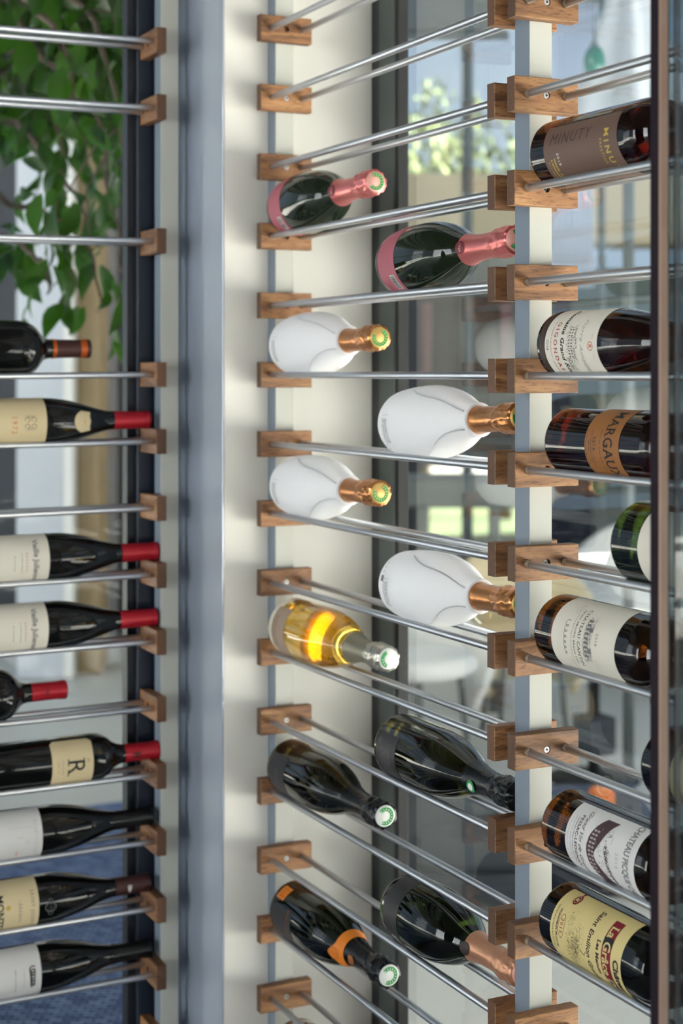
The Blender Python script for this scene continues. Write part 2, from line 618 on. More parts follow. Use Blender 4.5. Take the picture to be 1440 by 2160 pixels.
PAPER_TP = mat('label_paper_taupe', C8(168, 146, 128), 0.6)
PAPER_K = mat('label_black', C8(44, 42, 44), 0.5)
SKIN = mat('moulded_paper_white', C8(246, 246, 246), 0.85, bump=(220, 0.06))
sk = SKIN.node_tree.nodes['Principled BSDF']
sk.inputs['Subsurface Weight'].default_value = 0.7
sk.inputs['Subsurface Radius'].default_value = (1.0, 0.95, 0.9)
sk.inputs['Subsurface Scale'].default_value = 0.03
INK = mat('ink_black', C8(34, 32, 34), 0.7)
INK_G = mat('ink_grey', C8(120, 118, 116), 0.7)
INK_LG = mat('ink_light_grey', C8(178, 174, 166), 0.7)
INK_R = mat('ink_red', C8(176, 40, 48), 0.7)
INK_O = mat('ink_orange', C8(206, 96, 56), 0.7)
INK_DR = mat('ink_dark_red', C8(132, 24, 38), 0.7)
INK_BR = mat('ink_brown', C8(70, 52, 48), 0.7)
INK_SEP = mat('ink_sepia', C8(112, 100, 70), 0.7)
INK_GOLD = mat('ink_gold', C8(196, 166, 70), 0.5)
INK_W = mat('ink_white', C8(232, 230, 222), 0.6)
INK_ORG = mat('ink_bright_orange', C8(226, 128, 36), 0.55)
F_PINK = mat('foil_pink', C8(214, 120, 116), 0.33, 0.65, bump=(300, 0.10))
F_COPPER = mat('foil_copper', C8(198, 134, 82), 0.28, 0.85, bump=(260, 0.12))
F_PEACH = mat('foil_peach', C8(206, 150, 116), 0.35, 0.6, bump=(260, 0.12))
F_SILVER = mat('foil_silver', C8(190, 188, 176), 0.3, 0.85, bump=(260, 0.15))
F_GREY = mat('foil_grey_green', C8(140, 136, 116), 0.4, 0.4)
F_BLACK = mat('foil_black', C8(22, 24, 26), 0.22, 0.3, bump=(300, 0.3))
F_RED = mat('foil_red', C8(178, 26, 42), 0.35, 0.25)
F_BRICK = mat('foil_brown', C8(70, 40, 36), 0.45, 0.2)
F_RUST = mat('foil_rust', C8(190, 88, 30), 0.4, 0.3)
D_GREEN = mat('disc_green', C8(26, 140, 66), 0.5)
D_WHITE = mat('disc_white', C8(232, 234, 226), 0.5)
D_GOLD = mat('disc_gold', C8(226, 186, 110), 0.4, 0.4)
D_PINK = mat('disc_pink', C8(240, 176, 160), 0.45, 0.2)


def prof_bordeaux(R, H=0.30):
    pts = [(0, .012), (R * .55, .006), (R * .84, .0004), (R - .0035, .0015), (R - .0006, .006), (R, .012), (R, .06), (R, .12), (R, .172), (R * .992, .184), (R * .94, .196),
           (R * .80, .208), (R * .60, .2165), (.0195, .2235), (.0162, .232), (.0150, .245), (.0146, .262), (.0143, .288), (.0150, .290), (.0152, .298), (.0146, .300), (0, .3002)]
    return [(r, z * H / .30) for r, z in smooth_prof(pts, 4)]


def prof_burgundy(R, H=0.30):
    pts = [(0, .014), (R * .55, .007), (R * .84, .0004), (R - .0035, .0015), (R - .0006, .006), (R, .012), (R, .06), (R, .105), (R * .995, .122), (R * .955, .140), (R * .87, .160),
           (R * .75, .180), (R * .61, .198), (R * .49, .214), (.0165, .228), (.0150, .244), (.0146, .262), (.0143, .288), (.0152, .290), (.0152, .298), (.0146, .300), (0, .3002)]
    return [(r, z * H / .30) for r, z in smooth_prof(pts, 4)]


def prof_champagne(R, H=0.325):
    pts = [(0, .022), (R * .5, .012), (R * .82, .0004), (R - .0045, .002), (R - .0008, .008), (R, .016), (R, .07), (R, .115), (R * .985, .135), (R * .93, .158), (R * .82, .182),
           (R * .68, .203), (R * .54, .222), (R * .44, .240), (.0172, .258), (.0160, .280), (.0156, .300), (.0165, .303), (.0165, .318), (.014, .325), (0, .3252)]
    return [(r, z * H / .325) for r, z in smooth_prof(pts, 4)]


def prof_flask(R, H=0.295):
    pts = [(0, .016), (R * .45, .009), (R * .76, .0004), (R * .86, .003), (R * .915, .012), (R * .955, .028), (R * .99, .055), (R, .078), (R * .985, .100), (R * .93, .122), (R * .83, .143),
           (R * .69, .162), (R * .53, .179), (R * .42, .194), (.0178, .208), (.0162, .226), (.0158, .27), (.0165, .273), (.0165, .288), (.014, .295), (0, .2952)]
    return [(r, z * H / .295) for r, z in smooth_prof(pts, 4)]


def radius_at(prof, z):
    best = 0.0
    for (r0, z0), (r1, z1) in zip(prof, prof[1:]):
        if z1 > z0 and z0 <= z <= z1:
            best = max(best, r0 + (r1 - r0) * (z - z0) / (z1 - z0))
    return best or 0.015


def patch(name, prof, z0, z1, t0, t1, m, parent, off=0.0004, n=40, mz=8, edge=None):
    """sheet that hugs the bottle between two heights and two angles (degrees)"""
    v, f = [], []
    for i in range(n + 1):
        t = rad(t0 + (t1 - t0) * i / n)
        a, b = (z0, z1) if edge is None else edge(i / n, z0, z1)
        for j in range(mz + 1):
            z = a + (b - a) * j / mz
            r = radius_at(prof, z) + off
            v.append((r * math.cos(t), r * math.sin(t), z))
    for i in range(n):
        for j in range(mz):
            k = i * (mz + 1) + j
            f.append((k, k + mz + 1, k + mz + 2, k + 1))
    return mesh(name, v, f, m, parent, smooth=True)


def text_flat(body, size, bold=0.0, shear=0.0, space=1.0, serif=False, cuts=0):
    cu = bpy.data.curves.new('t', 'FONT')
    cu.body = body
    cu.size = size
    cu.align_x = 'CENTER'
    cu.align_y = 'CENTER'
    cu.shear = shear
    cu.offset = bold * size
    cu.space_character = space
    cu.resolution_u = 3
    ob = bpy.data.objects.new('t', cu)
    me = bpy.data.meshes.new_from_object(ob)
    bpy.data.objects.remove(ob)
    bpy.data.curves.remove(cu)
    bm = bmesh.new()
    bm.from_mesh(me)
    bpy.data.meshes.remove(me)
    if serif and bm.verts:
        ys = [v.co.y for v in bm.verts]
        lo, hi = min(ys), max(ys)
        th = size * 0.045
        ext = size * 0.085
        quads = []
        for e in bm.edges:
            if len(e.link_faces) != 1:
                continue
            a, b = e.verts[0].co, e.verts[1].co
            if abs(a.y - b.y) < size * .01 and abs(a.x - b.x) < size * .30:
                if abs(a.y - lo) < size * .02: s = 1
                elif abs(a.y - hi) < size * .02: s = -1
                else: continue
                x0, x1 = min(a.x, b.x) - ext, max(a.x, b.x) + ext
                quads.append((x0, x1, a.y, a.y + s * th))
        for x0, x1, y0, y1 in quads:
            bm.faces.new([bm.verts.new((x, y, 0)) for x, y in ((x0, min(y0, y1)), (x1, min(y0, y1)), (x1, max(y0, y1)), (x0, max(y0, y1)))])
    if cuts:
        bmesh.ops.triangulate(bm, faces=bm.faces[:])
        bmesh.ops.subdivide_edges(bm, edges=bm.edges[:], cuts=cuts, use_grid_fill=True)
    v = [tuple(q.co) for q in bm.verts]
    bm.verts.index_update()
    f = [tuple(q.index for q in p.verts) for p in bm.faces]
    bm.free()
    return v, f


def wrap(name, v, f, prof, zc, tc, m, parent, along=False, off=0.0007):
    out = []
    for x, y, *_ in v:
        if along:
            z = zc + x
            r = radius_at(prof, z)
            t = rad(tc) - y / r
        else:
            z = zc + y
            r = radius_at(prof, z)
            t = rad(tc) + x / radius_at(prof, zc)
        r += off
        out.append((r * math.cos(t), r * math.sin(t), z))
    return mesh(name, out, f, m, parent)


def T(parent, prof, body, size, zc, tc, m, along=False, bold=0.0, shear=0.0, space=1.0, serif=False, cuts=0, off=0.0007, tall=1.0):
    v, f = text_flat(body, size, bold, shear, space, serif, cuts)
    v = [(x, y * tall, 0) for x, y, *_ in v]
    return wrap('lettering', v, f, prof, zc, tc, m, parent, along, off)


class Deco:
    """flat print: quads given in metres on the unrolled label"""
    def __init__(s): s.v, s.f = [], []
    def quad(s, *p):
        k = len(s.v)
        s.v += [(a, b) for a, b in p]
        s.f.append(tuple(range(k, k + len(p))))
    def rect(s, x0, y0, x1, y1, step=0.003):
        n = max(1, int(abs(x1 - x0) / step))
        for i in range(n):
            a, b = x0 + (x1 - x0) * i / n, x0 + (x1 - x0) * (i + 1) / n
            s.quad((a, y0), (b, y0), (b, y1), (a, y1))
    def line(s, p, w):
        for (x0, y0), (x1, y1) in zip(p, p[1:]):
            d = math.hypot(x1 - x0, y1 - y0) or 1e-9
            nx, ny = -(y1 - y0) / d * w / 2, (x1 - x0) / d * w / 2
            s.quad((x0 + nx, y0 + ny), (x0 - nx, y0 - ny), (x1 - nx, y1 - ny), (x1 + nx, y1 + ny))
    def ring(s, cx, cy, rx, ry, w, a0=0, a1=360, n=28):
        for i in range(n):
            t0, t1 = rad(a0 + (a1 - a0) * i / n), rad(a0 + (a1 - a0) * (i + 1) / n)
            s.quad((cx + rx * math.cos(t0), cy + ry * math.sin(t0)), (cx + rx * math.cos(t1), cy + ry * math.sin(t1)),
                   (cx + (rx - w) * math.cos(t1), cy + (ry - w) * math.sin(t1)), (cx + (rx - w) * math.cos(t0), cy + (ry - w) * math.sin(t0)))
    def disc(s, cx, cy, rx, ry, n=24):
        s.ring(cx, cy, rx, ry, min(rx, ry) * .5, n=n)
        k = .5
        s.ring(cx, cy, rx - min(rx, ry) * .5, ry - min(rx, ry) * .5, min(rx, ry) * .5 * .999, n=n)
    def small_print(s, cx, cy, w, h=0.0009, seed=0):
        """a row of tiny letter-sized ticks: type too small to read"""
        r = random.Random(seed)
        x = -w / 2
        while x < w / 2:
            l = r.uniform(.0005, .0011)
            if r.random() > .16:
                s.rect(cx + x, cy - h / 2, cx + min(x + l, w / 2), cy + h / 2 * r.choice((1, 1, .6)))
            x += l + .0004
    def hatch(s, x0, y0, x1, y1, n, seed=0, w=.00025, slope=.3):
        r = random.Random(seed)
        for _ in range(n):
            x, y = r.uniform(x0, x1), r.uniform(y0, y1)
            l = r.uniform(.0008, .0024)
            s.line([(x, y), (x + l, y + l * slope * r.uniform(-1, 1))], w)
    def squiggle(s, cx, cy, w, h, w_line, seed=0, n=60):
        r = random.Random(seed)
        ph = r.uniform(0, 6)
        p = []
        for i in range(n):
            u = i / (n - 1)
            p.append((cx - w / 2 + w * u + h * .35 * math.cos(u * 41 + ph), cy + h / 2 * math.sin(u * 41 + ph) * (1 - .5 * u)))
        s.line(p, w_line)
    def put(s, name, prof, zc, tc, m, parent, along=False, off=0.0006):
        return wrap(name, s.v, s.f, prof, zc, tc, m, parent, along, off)


def barcode(parent, prof, zc, tc, w=.022, h=.014, seed=1):
    d = Deco(); d.rect(-w / 2, -h / 2, w / 2, h / 2)
    p = d.put('barcode', prof, zc, tc, INK_W, parent, off=.0006)
    b = Deco(); r = random.Random(seed); y = -h * .42
    x = -w * .44
    while x < w * .44:
        l = r.choice((.0003, .0003, .0006, .0009))
        b.rect(x, -h * .40, min(x + l, w * .45), h * .40); x += l + r.choice((.0003, .0005))
    b.put('barcode_lines', prof, zc, tc, INK, p, off=.0009)


def pose(o, axis, x, y, z, roll=0.0, tilt=0.0, pivot=0.08):
    """lay a bottle down: axis 'r' = neck towards -Y, 'l' = neck towards +X; tilt lifts the neck (degrees)"""
    p = rad(roll)
    c, s = math.cos(p), math.sin(p)
    if axis == 'r':
        lz, lx = Vector((0, -1, 0)), Vector((-c, 0, s))
    else:
        lz, lx = Vector((1, 0, 0)), Vector((0, -c, s))
    ly = lz.cross(lx)
    M = Matrix((lx, ly, lz)).transposed()
    if tilt:
        ax = lz.cross(Vector((0, 0, 1)))
        M = Matrix.Rotation(rad(tilt), 3, ax) @ M
    base = Vector((x, y, z)) + lz * pivot - (M @ Vector((0, 0, pivot)))
    o.matrix_world = Matrix.Translation(base) @ M.to_4x4()
    return o


def rest(R, half=0.027):
    return math.sqrt((R + 0.0052) ** 2 - half ** 2)


def new_bottle(name, label, kind_prof, R, glass_m, axis, along, k, group, tilt=0.0, pivot=.08, dz=0.0, H=None, cat='wine bottle'):
    prof = kind_prof(R, H) if H else kind_prof(R)
    o = empty(name, (0, 0, 0), label, cat, group)
    if axis == 'r':
        pose(o, axis, XC, along, level(k) + rest(R) + dz, tilt=tilt, pivot=pivot)
    else:
        Hh = prof[-1][1]
        xb = along - Hh
        z = level(k) + rest(R) + dz - LTILT * (LX - (xb + Hh * .35))
        pose(o, axis, xb, LYC, z, tilt=math.degrees(LTILT) + tilt, pivot=Hh * .35)
    lathe('body', prof, glass_m, o)
    return o, prof


def capsule(o, prof, z0, m, name='foil_capsule', over=0.0006, bead=True):
    H = prof[-1][1]
    pts = []
    n = 14
    for i in range(n + 1):
        z = z0 + (H - .002 - z0) * i / n
        pts.append((radius_at(prof, z) + over, z))
    pts += [(pts[-1][0] - .001, H + .0006), (0, H + .0008)]
    return lathe(name, pts, m, o, seg=40)


def crinkled_foil(o, prof, z0, m, muselet=True, amp=.0012, seed=0, name='foil_capsule'):
    """champagne foil: tight on the neck, bunched over the wire cage and cork"""
    H = prof[-1][1]
    n, seg = 34, 48
    v, f = [], []
    top = H + .010
    for i in range(n + 1):
        u = i / n
        z = z0 + (top - z0) * u
        r = (radius_at(prof, min(z, H - .004)) + .0007)
        if muselet:
            b = max(0.0, (z - (H - .034)) / .010)
            if b > 0:
                r = max(r, .0168 + .0022 * min(1, b) * (1 - .5 * max(0, (z - H + .012) / .022)))
        for k in range(seg):
            t = 2 * PI * k / seg
            w = min(1.0, max(0.0, (z - (H - .046)) / .014))
            d = noise.noise(Vector((math.cos(t) * 3.2 + seed, math.sin(t) * 3.2, z * 160))) * amp * (.15 + 1.6 * w)
            d += abs(math.sin(t * 6 + seed)) * .0010 * w
            v.append(((r + d) * math.cos(t), (r + d) * math.sin(t), z))
    for i in range(n):
        for k in range(seg):
            k2 = (k + 1) % seg
            f.append((i * seg + k, i * seg + k2, (i + 1) * seg + k2, (i + 1) * seg + k))
    c = len(v)
    v.append((0, 0, top + .0012))
    for k in range(seg):
        f.append((n * seg + k, n * seg + (k + 1) % seg, c))
    return mesh(name, v, f, m, o, smooth=True), top


def cap_disc(o, z, r, disc_m, ring_m, text=None, arc=(20, 330), text_m=None):
    """printed disc on the crown of the foil"""
    lathe('cap_disc', [(0, z + .0022), (r, z + .0018), (r + .0006, z - .0004)], disc_m, o, seg=36)
    d = Deco()
    d.ring(0, 0, r * .86, r * .86, r * .38, arc[0], arc[1], n=30)
    v = [(x, y, z + .0024) for x, y in d.v]
    ring = mesh('cap_ring', v, [tuple(q) for q in d.f], ring_m, o)
    t = Deco()
    t.ring(0, 0, r * .36, r * .36, r * .06, n=20)
    for a in range(0, 360, 24):                    # embossed marks round the ring
        if arc[0] < a < arc[1]:
            ca, sa = math.cos(rad(a)), math.sin(rad(a))
            t.line([(ca * r * .58, sa * r * .58), (ca * r * .72, sa * r * .72)], r * .07)
    mesh('cap_marks', [(x, y, z + .0027) for x, y in t.v], t.f, text_m or disc_m, ring)
    if text:
        tv, tf = text_flat(text, r * .42)
        mesh('lettering', [(x, y - r * .66, z + .0029) for x, y, *_ in tv], tf, D_WHITE, ring)


G_C = 'champagne bottles laid on the right-hand rack'
G_W = 'wine bottles lying in the near bay of the right-hand rack'
G_L = 'wine bottles lying on the left-hand rack'

# ---- pink-labelled champagne
def pink_bottle(label, along, k, seed, tip):
    o, pr = new_bottle('champagne_bottle', label, prof_flask, .049, G_BLACKG, 'r', along, k, G_C, tilt=2.4, cat='champagne bottle')
    lab = patch('label', pr, .016, .070, -78, 84, PAPER_PK, o)
    barcode(lab, pr, .054, 40, .024, .015, seed)
    d = Deco()
    for q in range(2): d.ring(.006 * q, 0, .0022, .0022, .0008, n=14)
    d.put('pictogram', pr, .030, 44, INK_DR, lab)
    foil, top = crinkled_foil(o, pr, .194, F_PINK, seed=seed)
    sd = Deco(); sd.disc(0, 0, .0085, .0085)
    s = sd.put('neck_seal', pr, .200, -4, mat('seal_dark_red', C8(120, 44, 56), .5), o, off=.0016)
    T(s, pr, '1729', .0055, .200, -4, D_PINK, off=.0022)
    cap_disc(o, top, .0150, D_PINK, D_GREEN, arc=(40, 300))
    return o


pink_bottle('dark champagne bottle with pink label and pink foil, higher and farther of two', 2.398, 2, 3, 0)
pink_bottle('dark champagne bottle with pink label and pink foil, neck behind near upright', 2.014, 1, 8, 0)


# ---- champagne in white moulded paper sleeves
def white_bottle(label, along, k, seed, tilt=3.0):
    o = empty('champagne_bottle', (0, 0, 0), label, 'champagne bottle', G_C)
    R = .0505
    pr = prof_flask(R)
    pose(o, 'r', XC, along, level(k) + rest(R), tilt=tilt)
    # sleeve with a slightly uneven surface and a flared collar at the neck
    pts = smooth_prof([(0, .004), (R * .5, .002), (R * .80, .0005), (R * .885, .005), (R * .93, .016), (R * .965, .032), (R * .995, .056), (R, .080), (R * .985, .102), (R * .93, .124),
                       (R * .83, .145), (R * .69, .164), (R * .56, .180), (R * .475, .193), (R * .452, .203), (R * .445, .2065), (.0185, .2068), (.0175, .204)], 4)
    v, f = lathe_data(pts, 64)
    w = []
    for x, y, z in v:
        t = math.atan2(y, x); r = math.hypot(x, y)
        d = noise.noise(Vector((x * 60 + seed, y * 60, z * 60))) * .0005 if r > .02 else 0
        w.append((x * (1 + d / max(r, .01)), y * (1 + d / max(r, .01)), z))
    mesh('paper_sleeve', w, f, SKIN, o, smooth=True)
    lathe('neck', [(.0160, .2), (.0160, .215), (.0155, .216)], F_COPPER, o, seg=32)
    # overlapping seam of the two shells, S-shaped on both sides
    for t0, t1, nm in ((-62, -30, 'seam'), (62, 34, 'seam')):
        p = []
        for i in range(26):
            u = i / 25
            z = .072 + u * .128
            sw = u * u * (3 - 2 * u)
            t = rad(t0 * (1 - sw) + t1 * sw + 8 * math.sin(u * PI * 2))
            r = radius_at(pts, z) + .0001
            p.append((r * math.cos(t), r * math.sin(t), z))
        tube(nm, p, .0011, SKIN, o, seg=6)
    tab = patch('tab', pts, .052, .078, 86, 104, SKIN, o, off=.0016)
    d = Deco()
    for i in range(9): d.small_print(random.uniform(-.001, .001), i * .0019, .034, .0010, seed * 20 + i)
    d.line([(-.022, -.002), (-.022, .019)], .0003); d.line([(-.022, .019), (.022, .019)], .0003)
    d.put('printed_text', pts, .026, 12, INK_G, o, off=.0012)
    d = Deco()
    for q in range(3):
        d.ring(.0065 * q - .002, 0, .0021, .0021, .0007, n=14, a0=30 * q, a1=330)
    d.rect(.016, -.004, .024, .004) if k == -3 else None
    d.put('pictogram', pts, .0215, 40 if k != -3 else -38, INK_G, o, off=.0012)
    foil, top = crinkled_foil(o, pr, .2068, F_COPPER, seed=seed)
    cap_disc(o, top, .0150, D_GOLD, D_GREEN, arc=(-20, 250))
    return o


white_bottle('white paper-sleeved champagne bottle lying on far half of rack, uppermost of the white ones', 2.385, 0, 2, 1.5)
white_bottle('white paper-sleeved champagne bottle on near half of rack, upper one, neck behind upright', 2.004, -1, 5, 3.2)
white_bottle('white paper-sleeved champagne bottle on far half of rack, just above the golden wine', 2.383, -2, 11, 1.5)
white_bottle('white paper-sleeved champagne bottle on near half of rack, lower one, beside golden wine', 2.001, -3, 14, 2.0)


# ---- clear bottle of golden wine
def clear_bottle(label, along, k, wine, foil_m, disc=True):
    o, pr = new_bottle('champagne_bottle', label, prof_champagne, .0465, G_CLEAR, 'r', along, k, G_C, cat='champagne bottle')
    inner = [(max(r - .0045, 0), z) for r, z in pr if .024 < z < .235 and r > .02]
    inner = [(0, .026), (inner[0][0] * .7, .020), (inner[0][0], inner[0][1])] + inner[1:] + [(inner[-1][0] * .8, inner[-1][1] + .004), (0, inner[-1][1] + .005)]
    lathe('wine', inner, wine, o)
    lab = patch('label', pr, .022, .070, -52, 56, PAPER_TP, o)
    d = Deco()
    for i in range(3): d.small_print(0, i * .005 - .005, .05, .0016, 60 + i)
    d.put('printed_text', pr, .035, 0, INK_BR, lab)
    lathe('neck_foil', [(radius_at(pr, z) + .0008, z) for z in (.232, .238, .245, .252, .26, .27, .28, .29)], F_GREY, o, seg=40)
    foil, top = crinkled_foil(o, pr, .288, foil_m, seed=4, name='crown_foil')
    cap_disc(o, top, .0150, D_WHITE, D_GREEN, arc=(-70, 70) if True else None)
    return o


clear_bottle('clear champagne bottle of golden wine with silver foil top', 2.388, -4, WINE_Y, F_SILVER)
clear_bottle('clear bottle of pale rose wine at bottom edge, under the orange-banded bottle', 2.380, -10, WINE_P, F_PEACH)


# ---- dark green champagne
def dark_champagne(label, along, k, gm, foil_m, z_foil, seed, H=.325, R=.0445, disc=True):
    o, pr = new_bottle('champagne_bottle', label, prof_champagne, R, gm, 'r', along, k, G_C, cat='champagne bottle', H=H)
    foil, top = crinkled_foil(o, pr, z_foil, foil_m, seed=seed, amp=.0016)
    if disc:
        cap_disc(o, top, .0152, D_WHITE, D_GREEN, arc=(60, 320))
    return o, pr


o, pr = dark_champagne('dark olive champagne bottle with black foil, on far half beneath golden wine', 2.398, -6, G_OLIVE, F_BLACK, .232, 6)
lab = patch('label', pr, .018, .075, -40, 62, PAPER_K, o)
d = Deco(); d.small_print(0, 0, .03, .002, 5); d.small_print(0, .006, .04, .001, 6)
d.put('printed_text', pr, .045, 10, INK_G, lab)

o, pr = dark_champagne('dark green champagne bottle with black foil and green neck stamp, neck behind upright', 2.019, -5, G_OLIVE, F_BLACK, .214, 9, H=.306, disc=False)
lab = patch('label', pr, .014, .070, -36, 76, PAPER_K, o)
d = Deco()
for i in range(7): d.small_print(0, i * .0042, .038, .0014, 70 + i)
d.ring(-.028, -.004, .0032, .0032, .0008)
d.put('printed_text', pr, .028, 16, INK_G, lab)
sd = Deco(); sd.disc(0, 0, .0075, .0075)
s = sd.put('neck_stamp', pr, .232, 14, D_GREEN, o, off=.0024)
sd = Deco(); sd.disc(0, 0, .0045, .0045); sd.put('stamp_emblem', pr, .232, 14, D_WHITE, s, off=.0029)

# orange-banded bottle
o, pr = dark_champagne('dark green champagne bottle with orange neck band and orange base label', 2.386, -8, G_GREEN, F_BLACK, .238, 12)
lab = patch('base_label', pr, .018, .044, -66, -36, INK_ORG, o)
d = Deco(); d.ring(0, 0, .010, .010, .0008, n=4, a0=45, a1=405); d.hatch(-.007, -.006, .007, .006, 40, 3)
d.put('printed_text', pr, .031, -51, INK_BR, lab)
lab2 = patch('label', pr, .016, .088, -24, 70, PAPER_K, o)
d = Deco(); d.small_print(0, 0, .055, .0016, 9); d.put('printed_text', pr, .074, 8, INK_O, lab2)
band = patch('neck_band', pr, .205, .232, -180, 180, INK_ORG, o, off=.0010, n=60,
             edge=lambda u, a, b: (a + .008 - .014 * math.exp(-((u - .52) / .055) ** 2), b))
d = Deco(); d.ring(0, 0, .0095, .0095, .0007); d.ring(0, 0, .0075, .0075, .0004); d.hatch(-.004, -.005, .004, .005, 26, 8)
d.put('band_emblem', pr, .211, 8, mat('ink_deep_orange', C8(170, 84, 18), .6), band, off=.0016)
d = Deco(); d.rect(-.006, -.006, .006, .006); d.rect(-.0035, .0065, .004, .0095)
d.put('foil_print', pr, .252, 6, mat('ink_bronze', C8(150, 90, 34), .5), o, off=.0030)

# flask-shaped bottle with peach foil
o, pr = new_bottle('champagne_bottle', 'dark green bulbous champagne bottle with grey label and peach foil, neck behind upright', prof_flask, .049, G_GREEN, 'r', 2.000, -7, G_C, tilt=1.0, cat='champagne bottle')
lab = patch('label', pr, .018, .064, -80, 84, PAPER_K, o)
barcode(lab, pr, .044, 44, .024, .015, 21)
foil, top = crinkled_foil(o, pr, .196, F_PEACH, seed=17)
sd = Deco(); sd.disc(0, 0, .0085, .0085)
s = sd.put('neck_seal', pr, .199, -4, mat('seal_dark_brown', C8(58, 44, 42), .5), o, off=.0016)
cap_disc(o, top, .0150, D_PINK, D_GREEN, text='615', arc=(-10, 350))

# ---- red wines in the near bay, labels towards the camera
# brown label
o, pr = new_bottle('wine_bottle', 'wine bottle with brown label reading MINUTY, topmost in near bay', prof_bordeaux, .041, G_RED, 'r', 1.621, 2, G_W, H=.315)
lab = patch('label', pr, .036, .180, -38, 88, PAPER_B, o)
T(lab, pr, 'MINUTY', .0185, .088, -12, INK_BR, along=True, shear=.25, space=1.25, cuts=2)
T(lab, pr, 'MINUTY', .0125, .160, 30, INK_GOLD, bold=.02, space=1.5)
T(lab, pr, 'PRESTIGE', .0058, .149, 22, INK_GOLD, space=1.3)
T(lab, pr, '2018', .0062, .064, 20, INK_W, space=1.3)
d = Deco()
for i in range(2): d.small_print(0, -i * .006, .032, .0034, 30 + i)
d.small_print(0, -.012, .026, .0018, 34)
d.put('printed_text', pr, .056, 40, INK_GOLD, lab)

# ivory label with a house
o, pr = new_bottle('wine_bottle', 'wine bottle with ivory label reading Domaine Grand Romane Gigondas', prof_burgundy, .040, G_RED, 'r', 1.608, 0, G_W, H=.31)
lab = patch('label', pr, .024, .128, -95, 95, PAPER, o)
patch('base_band', pr, .012, .023, -95, 95, mat('label_band_brown', C8(66, 52, 44), .6), o)
T(lab, pr, '2018', .0065, .030, 0, INK_G, serif=True)
T(lab, pr, 'GIGONDAS', .0090, .046, 4, INK_R, space=1.45, serif=True, bold=.005)
d = Deco(); d.small_print(0, 0, .062, .0010, 41); d.put('printed_text', pr, .037, 4, INK_R, lab)
T(lab, pr, 'N° 2018', .0055, .036, 70, INK_G, shear=.2)
T(lab, pr, 'Domaine Grand Romane', .0098, .060, 4, INK, bold=.022, shear=.25, space=1.06, serif=True)
T(lab, pr, 'Pierre Amadieu', .0100, .098, 6, INK_LG, shear=.45, space=1.1)
d = Deco()                                             # engraved manor house
d.hatch(-.026, -.002, .020, .016, 150, 4, .0003, .8)
for x0, x1, h in ((-.022, -.010, .013), (-.010, .002, .017), (.002, .014, .012)):
    d.line([(x0, 0), (x0, h), (x1, h), (x1, 0)], .0004)
    for q in range(3):
        for w_ in range(2):
            d.rect(x0 + .0018 + q * .0035, .002 + w_ * .0052, x0 + .0034 + q * .0035, .0052 + w_ * .0052)
    d.hatch(x0, h, x1, h + .003, 30, int(h * 1e4), .0004, 1.2)
d.line([(-.030, -.001), (.030, -.001)], .0006)
d.hatch(.012, -.004, .030, .005, 90, 9, .0004, 1)
d.put('house_engraving', pr, .070, 4, INK_G, lab)
d = Deco(); d.ring(0, 0, .0052, .0052, .0008); d.line([(-.014, .004), (-.008, .004)], .0004); d.line([(.008, .004), (.014, .004)], .0004)
e = d.put('emblem', pr, .115, 4, INK_O, lab)
T(e, pr, 'R', .0075, .115, 4, INK_O, bold=.02)

# tan label
o, pr = new_bottle('wine_bottle', 'wine bottle with narrow tan label reading MARGAUX', prof_bordeaux, .0395, G_RED, 'r', 1.592, -1, G_W, H=.31)
lab = patch('label', pr, .088, .152, -100, 95, PAPER_T, o)
T(lab, pr, 'MARGAUX', .0165, .131, -6, INK, bold=.012, space=1.12, serif=True, tall=1.4)
T(lab, pr, '2016', .0070, .107, -4, INK_BR, space=1.2, serif=True)
d = Deco()
for i, (y, w) in enumerate(((0, .030), (-.004, .044), (-.008, .026), (.013, .050), (-.013, .052))): d.small_print(0, y, w, .0013, 50 + i)
d.put('printed_text', pr, .104, 8, INK_BR, lab)

# green bottle that starts half way along the bay
o, pr = new_bottle('wine_bottle', 'dark green wine bottle partly behind the bronze door edge, no label showing left of it', prof_burgundy, .046, G_GREEN, 'r', 1.452, -2, G_W, H=.31)
lab = patch('label', pr, .055, .15, -60, 60, PAPER, o)
d = Deco(); d.small_print(0, 0, .05, .003, 77); d.put('printed_text', pr, .10, 0, INK_G, lab)

# white label with chateau engraving
o, pr = new_bottle('wine_bottle', 'wine bottle with large white label reading CHATEAU CANTIN', prof_bordeaux, .0415, G_AMBER, 'r', 1.611, -3, G_W, H=.31)
lab = patch('label', pr, .043, .166, -86, 86, PAPER, o)
T(lab, pr, 'CHATEAU CANTIN', .0074, .098, -10, INK, space=1.12, serif=True)
T(lab, pr, 'SAINT-EMILION GRAND CRU', .0041, .089, -10, INK, space=1.25, bold=.01)
T(lab, pr, 'MIS EN BOUTEILLE AU CHATEAU', .0029, .083, -10, INK_G, space=1.25)
T(lab, pr, '2018', .0060, .131, -12, INK_G, serif=True, space=1.2)
d = Deco()
d.hatch(-.026, 0, .026, .008, 200, 14, .0004, .9)
for q in range(9):
    x = -.022 + q * .005
    d.rect(x, .002, x + .0028, .010)
for x in (-.014, .010): d.rect(x, .009, x + .006, .016)
d.hatch(-.024, .008, .024, .015, 130, 15, .0005, 1.2)
d.put('house_engraving', pr, .106, -10, INK_G, lab)
d = Deco(); d.squiggle(0, 0, .040, .007, .0006, 3, 90); d.put('signature', pr, .071, -4, INK, lab)
d = Deco()
for q, (x, y) in enumerate(((-.034, .0), (.036, .002), (-.02, .042), (.03, .05))): d.ring(x, y, .008, .006, .0005); d.squiggle(x, y, .012, .004, .0004, q, 30)
d.put('watermark_flourish', pr, .078, -10, mat('label_flourish', C8(206, 200, 184), .6), lab)

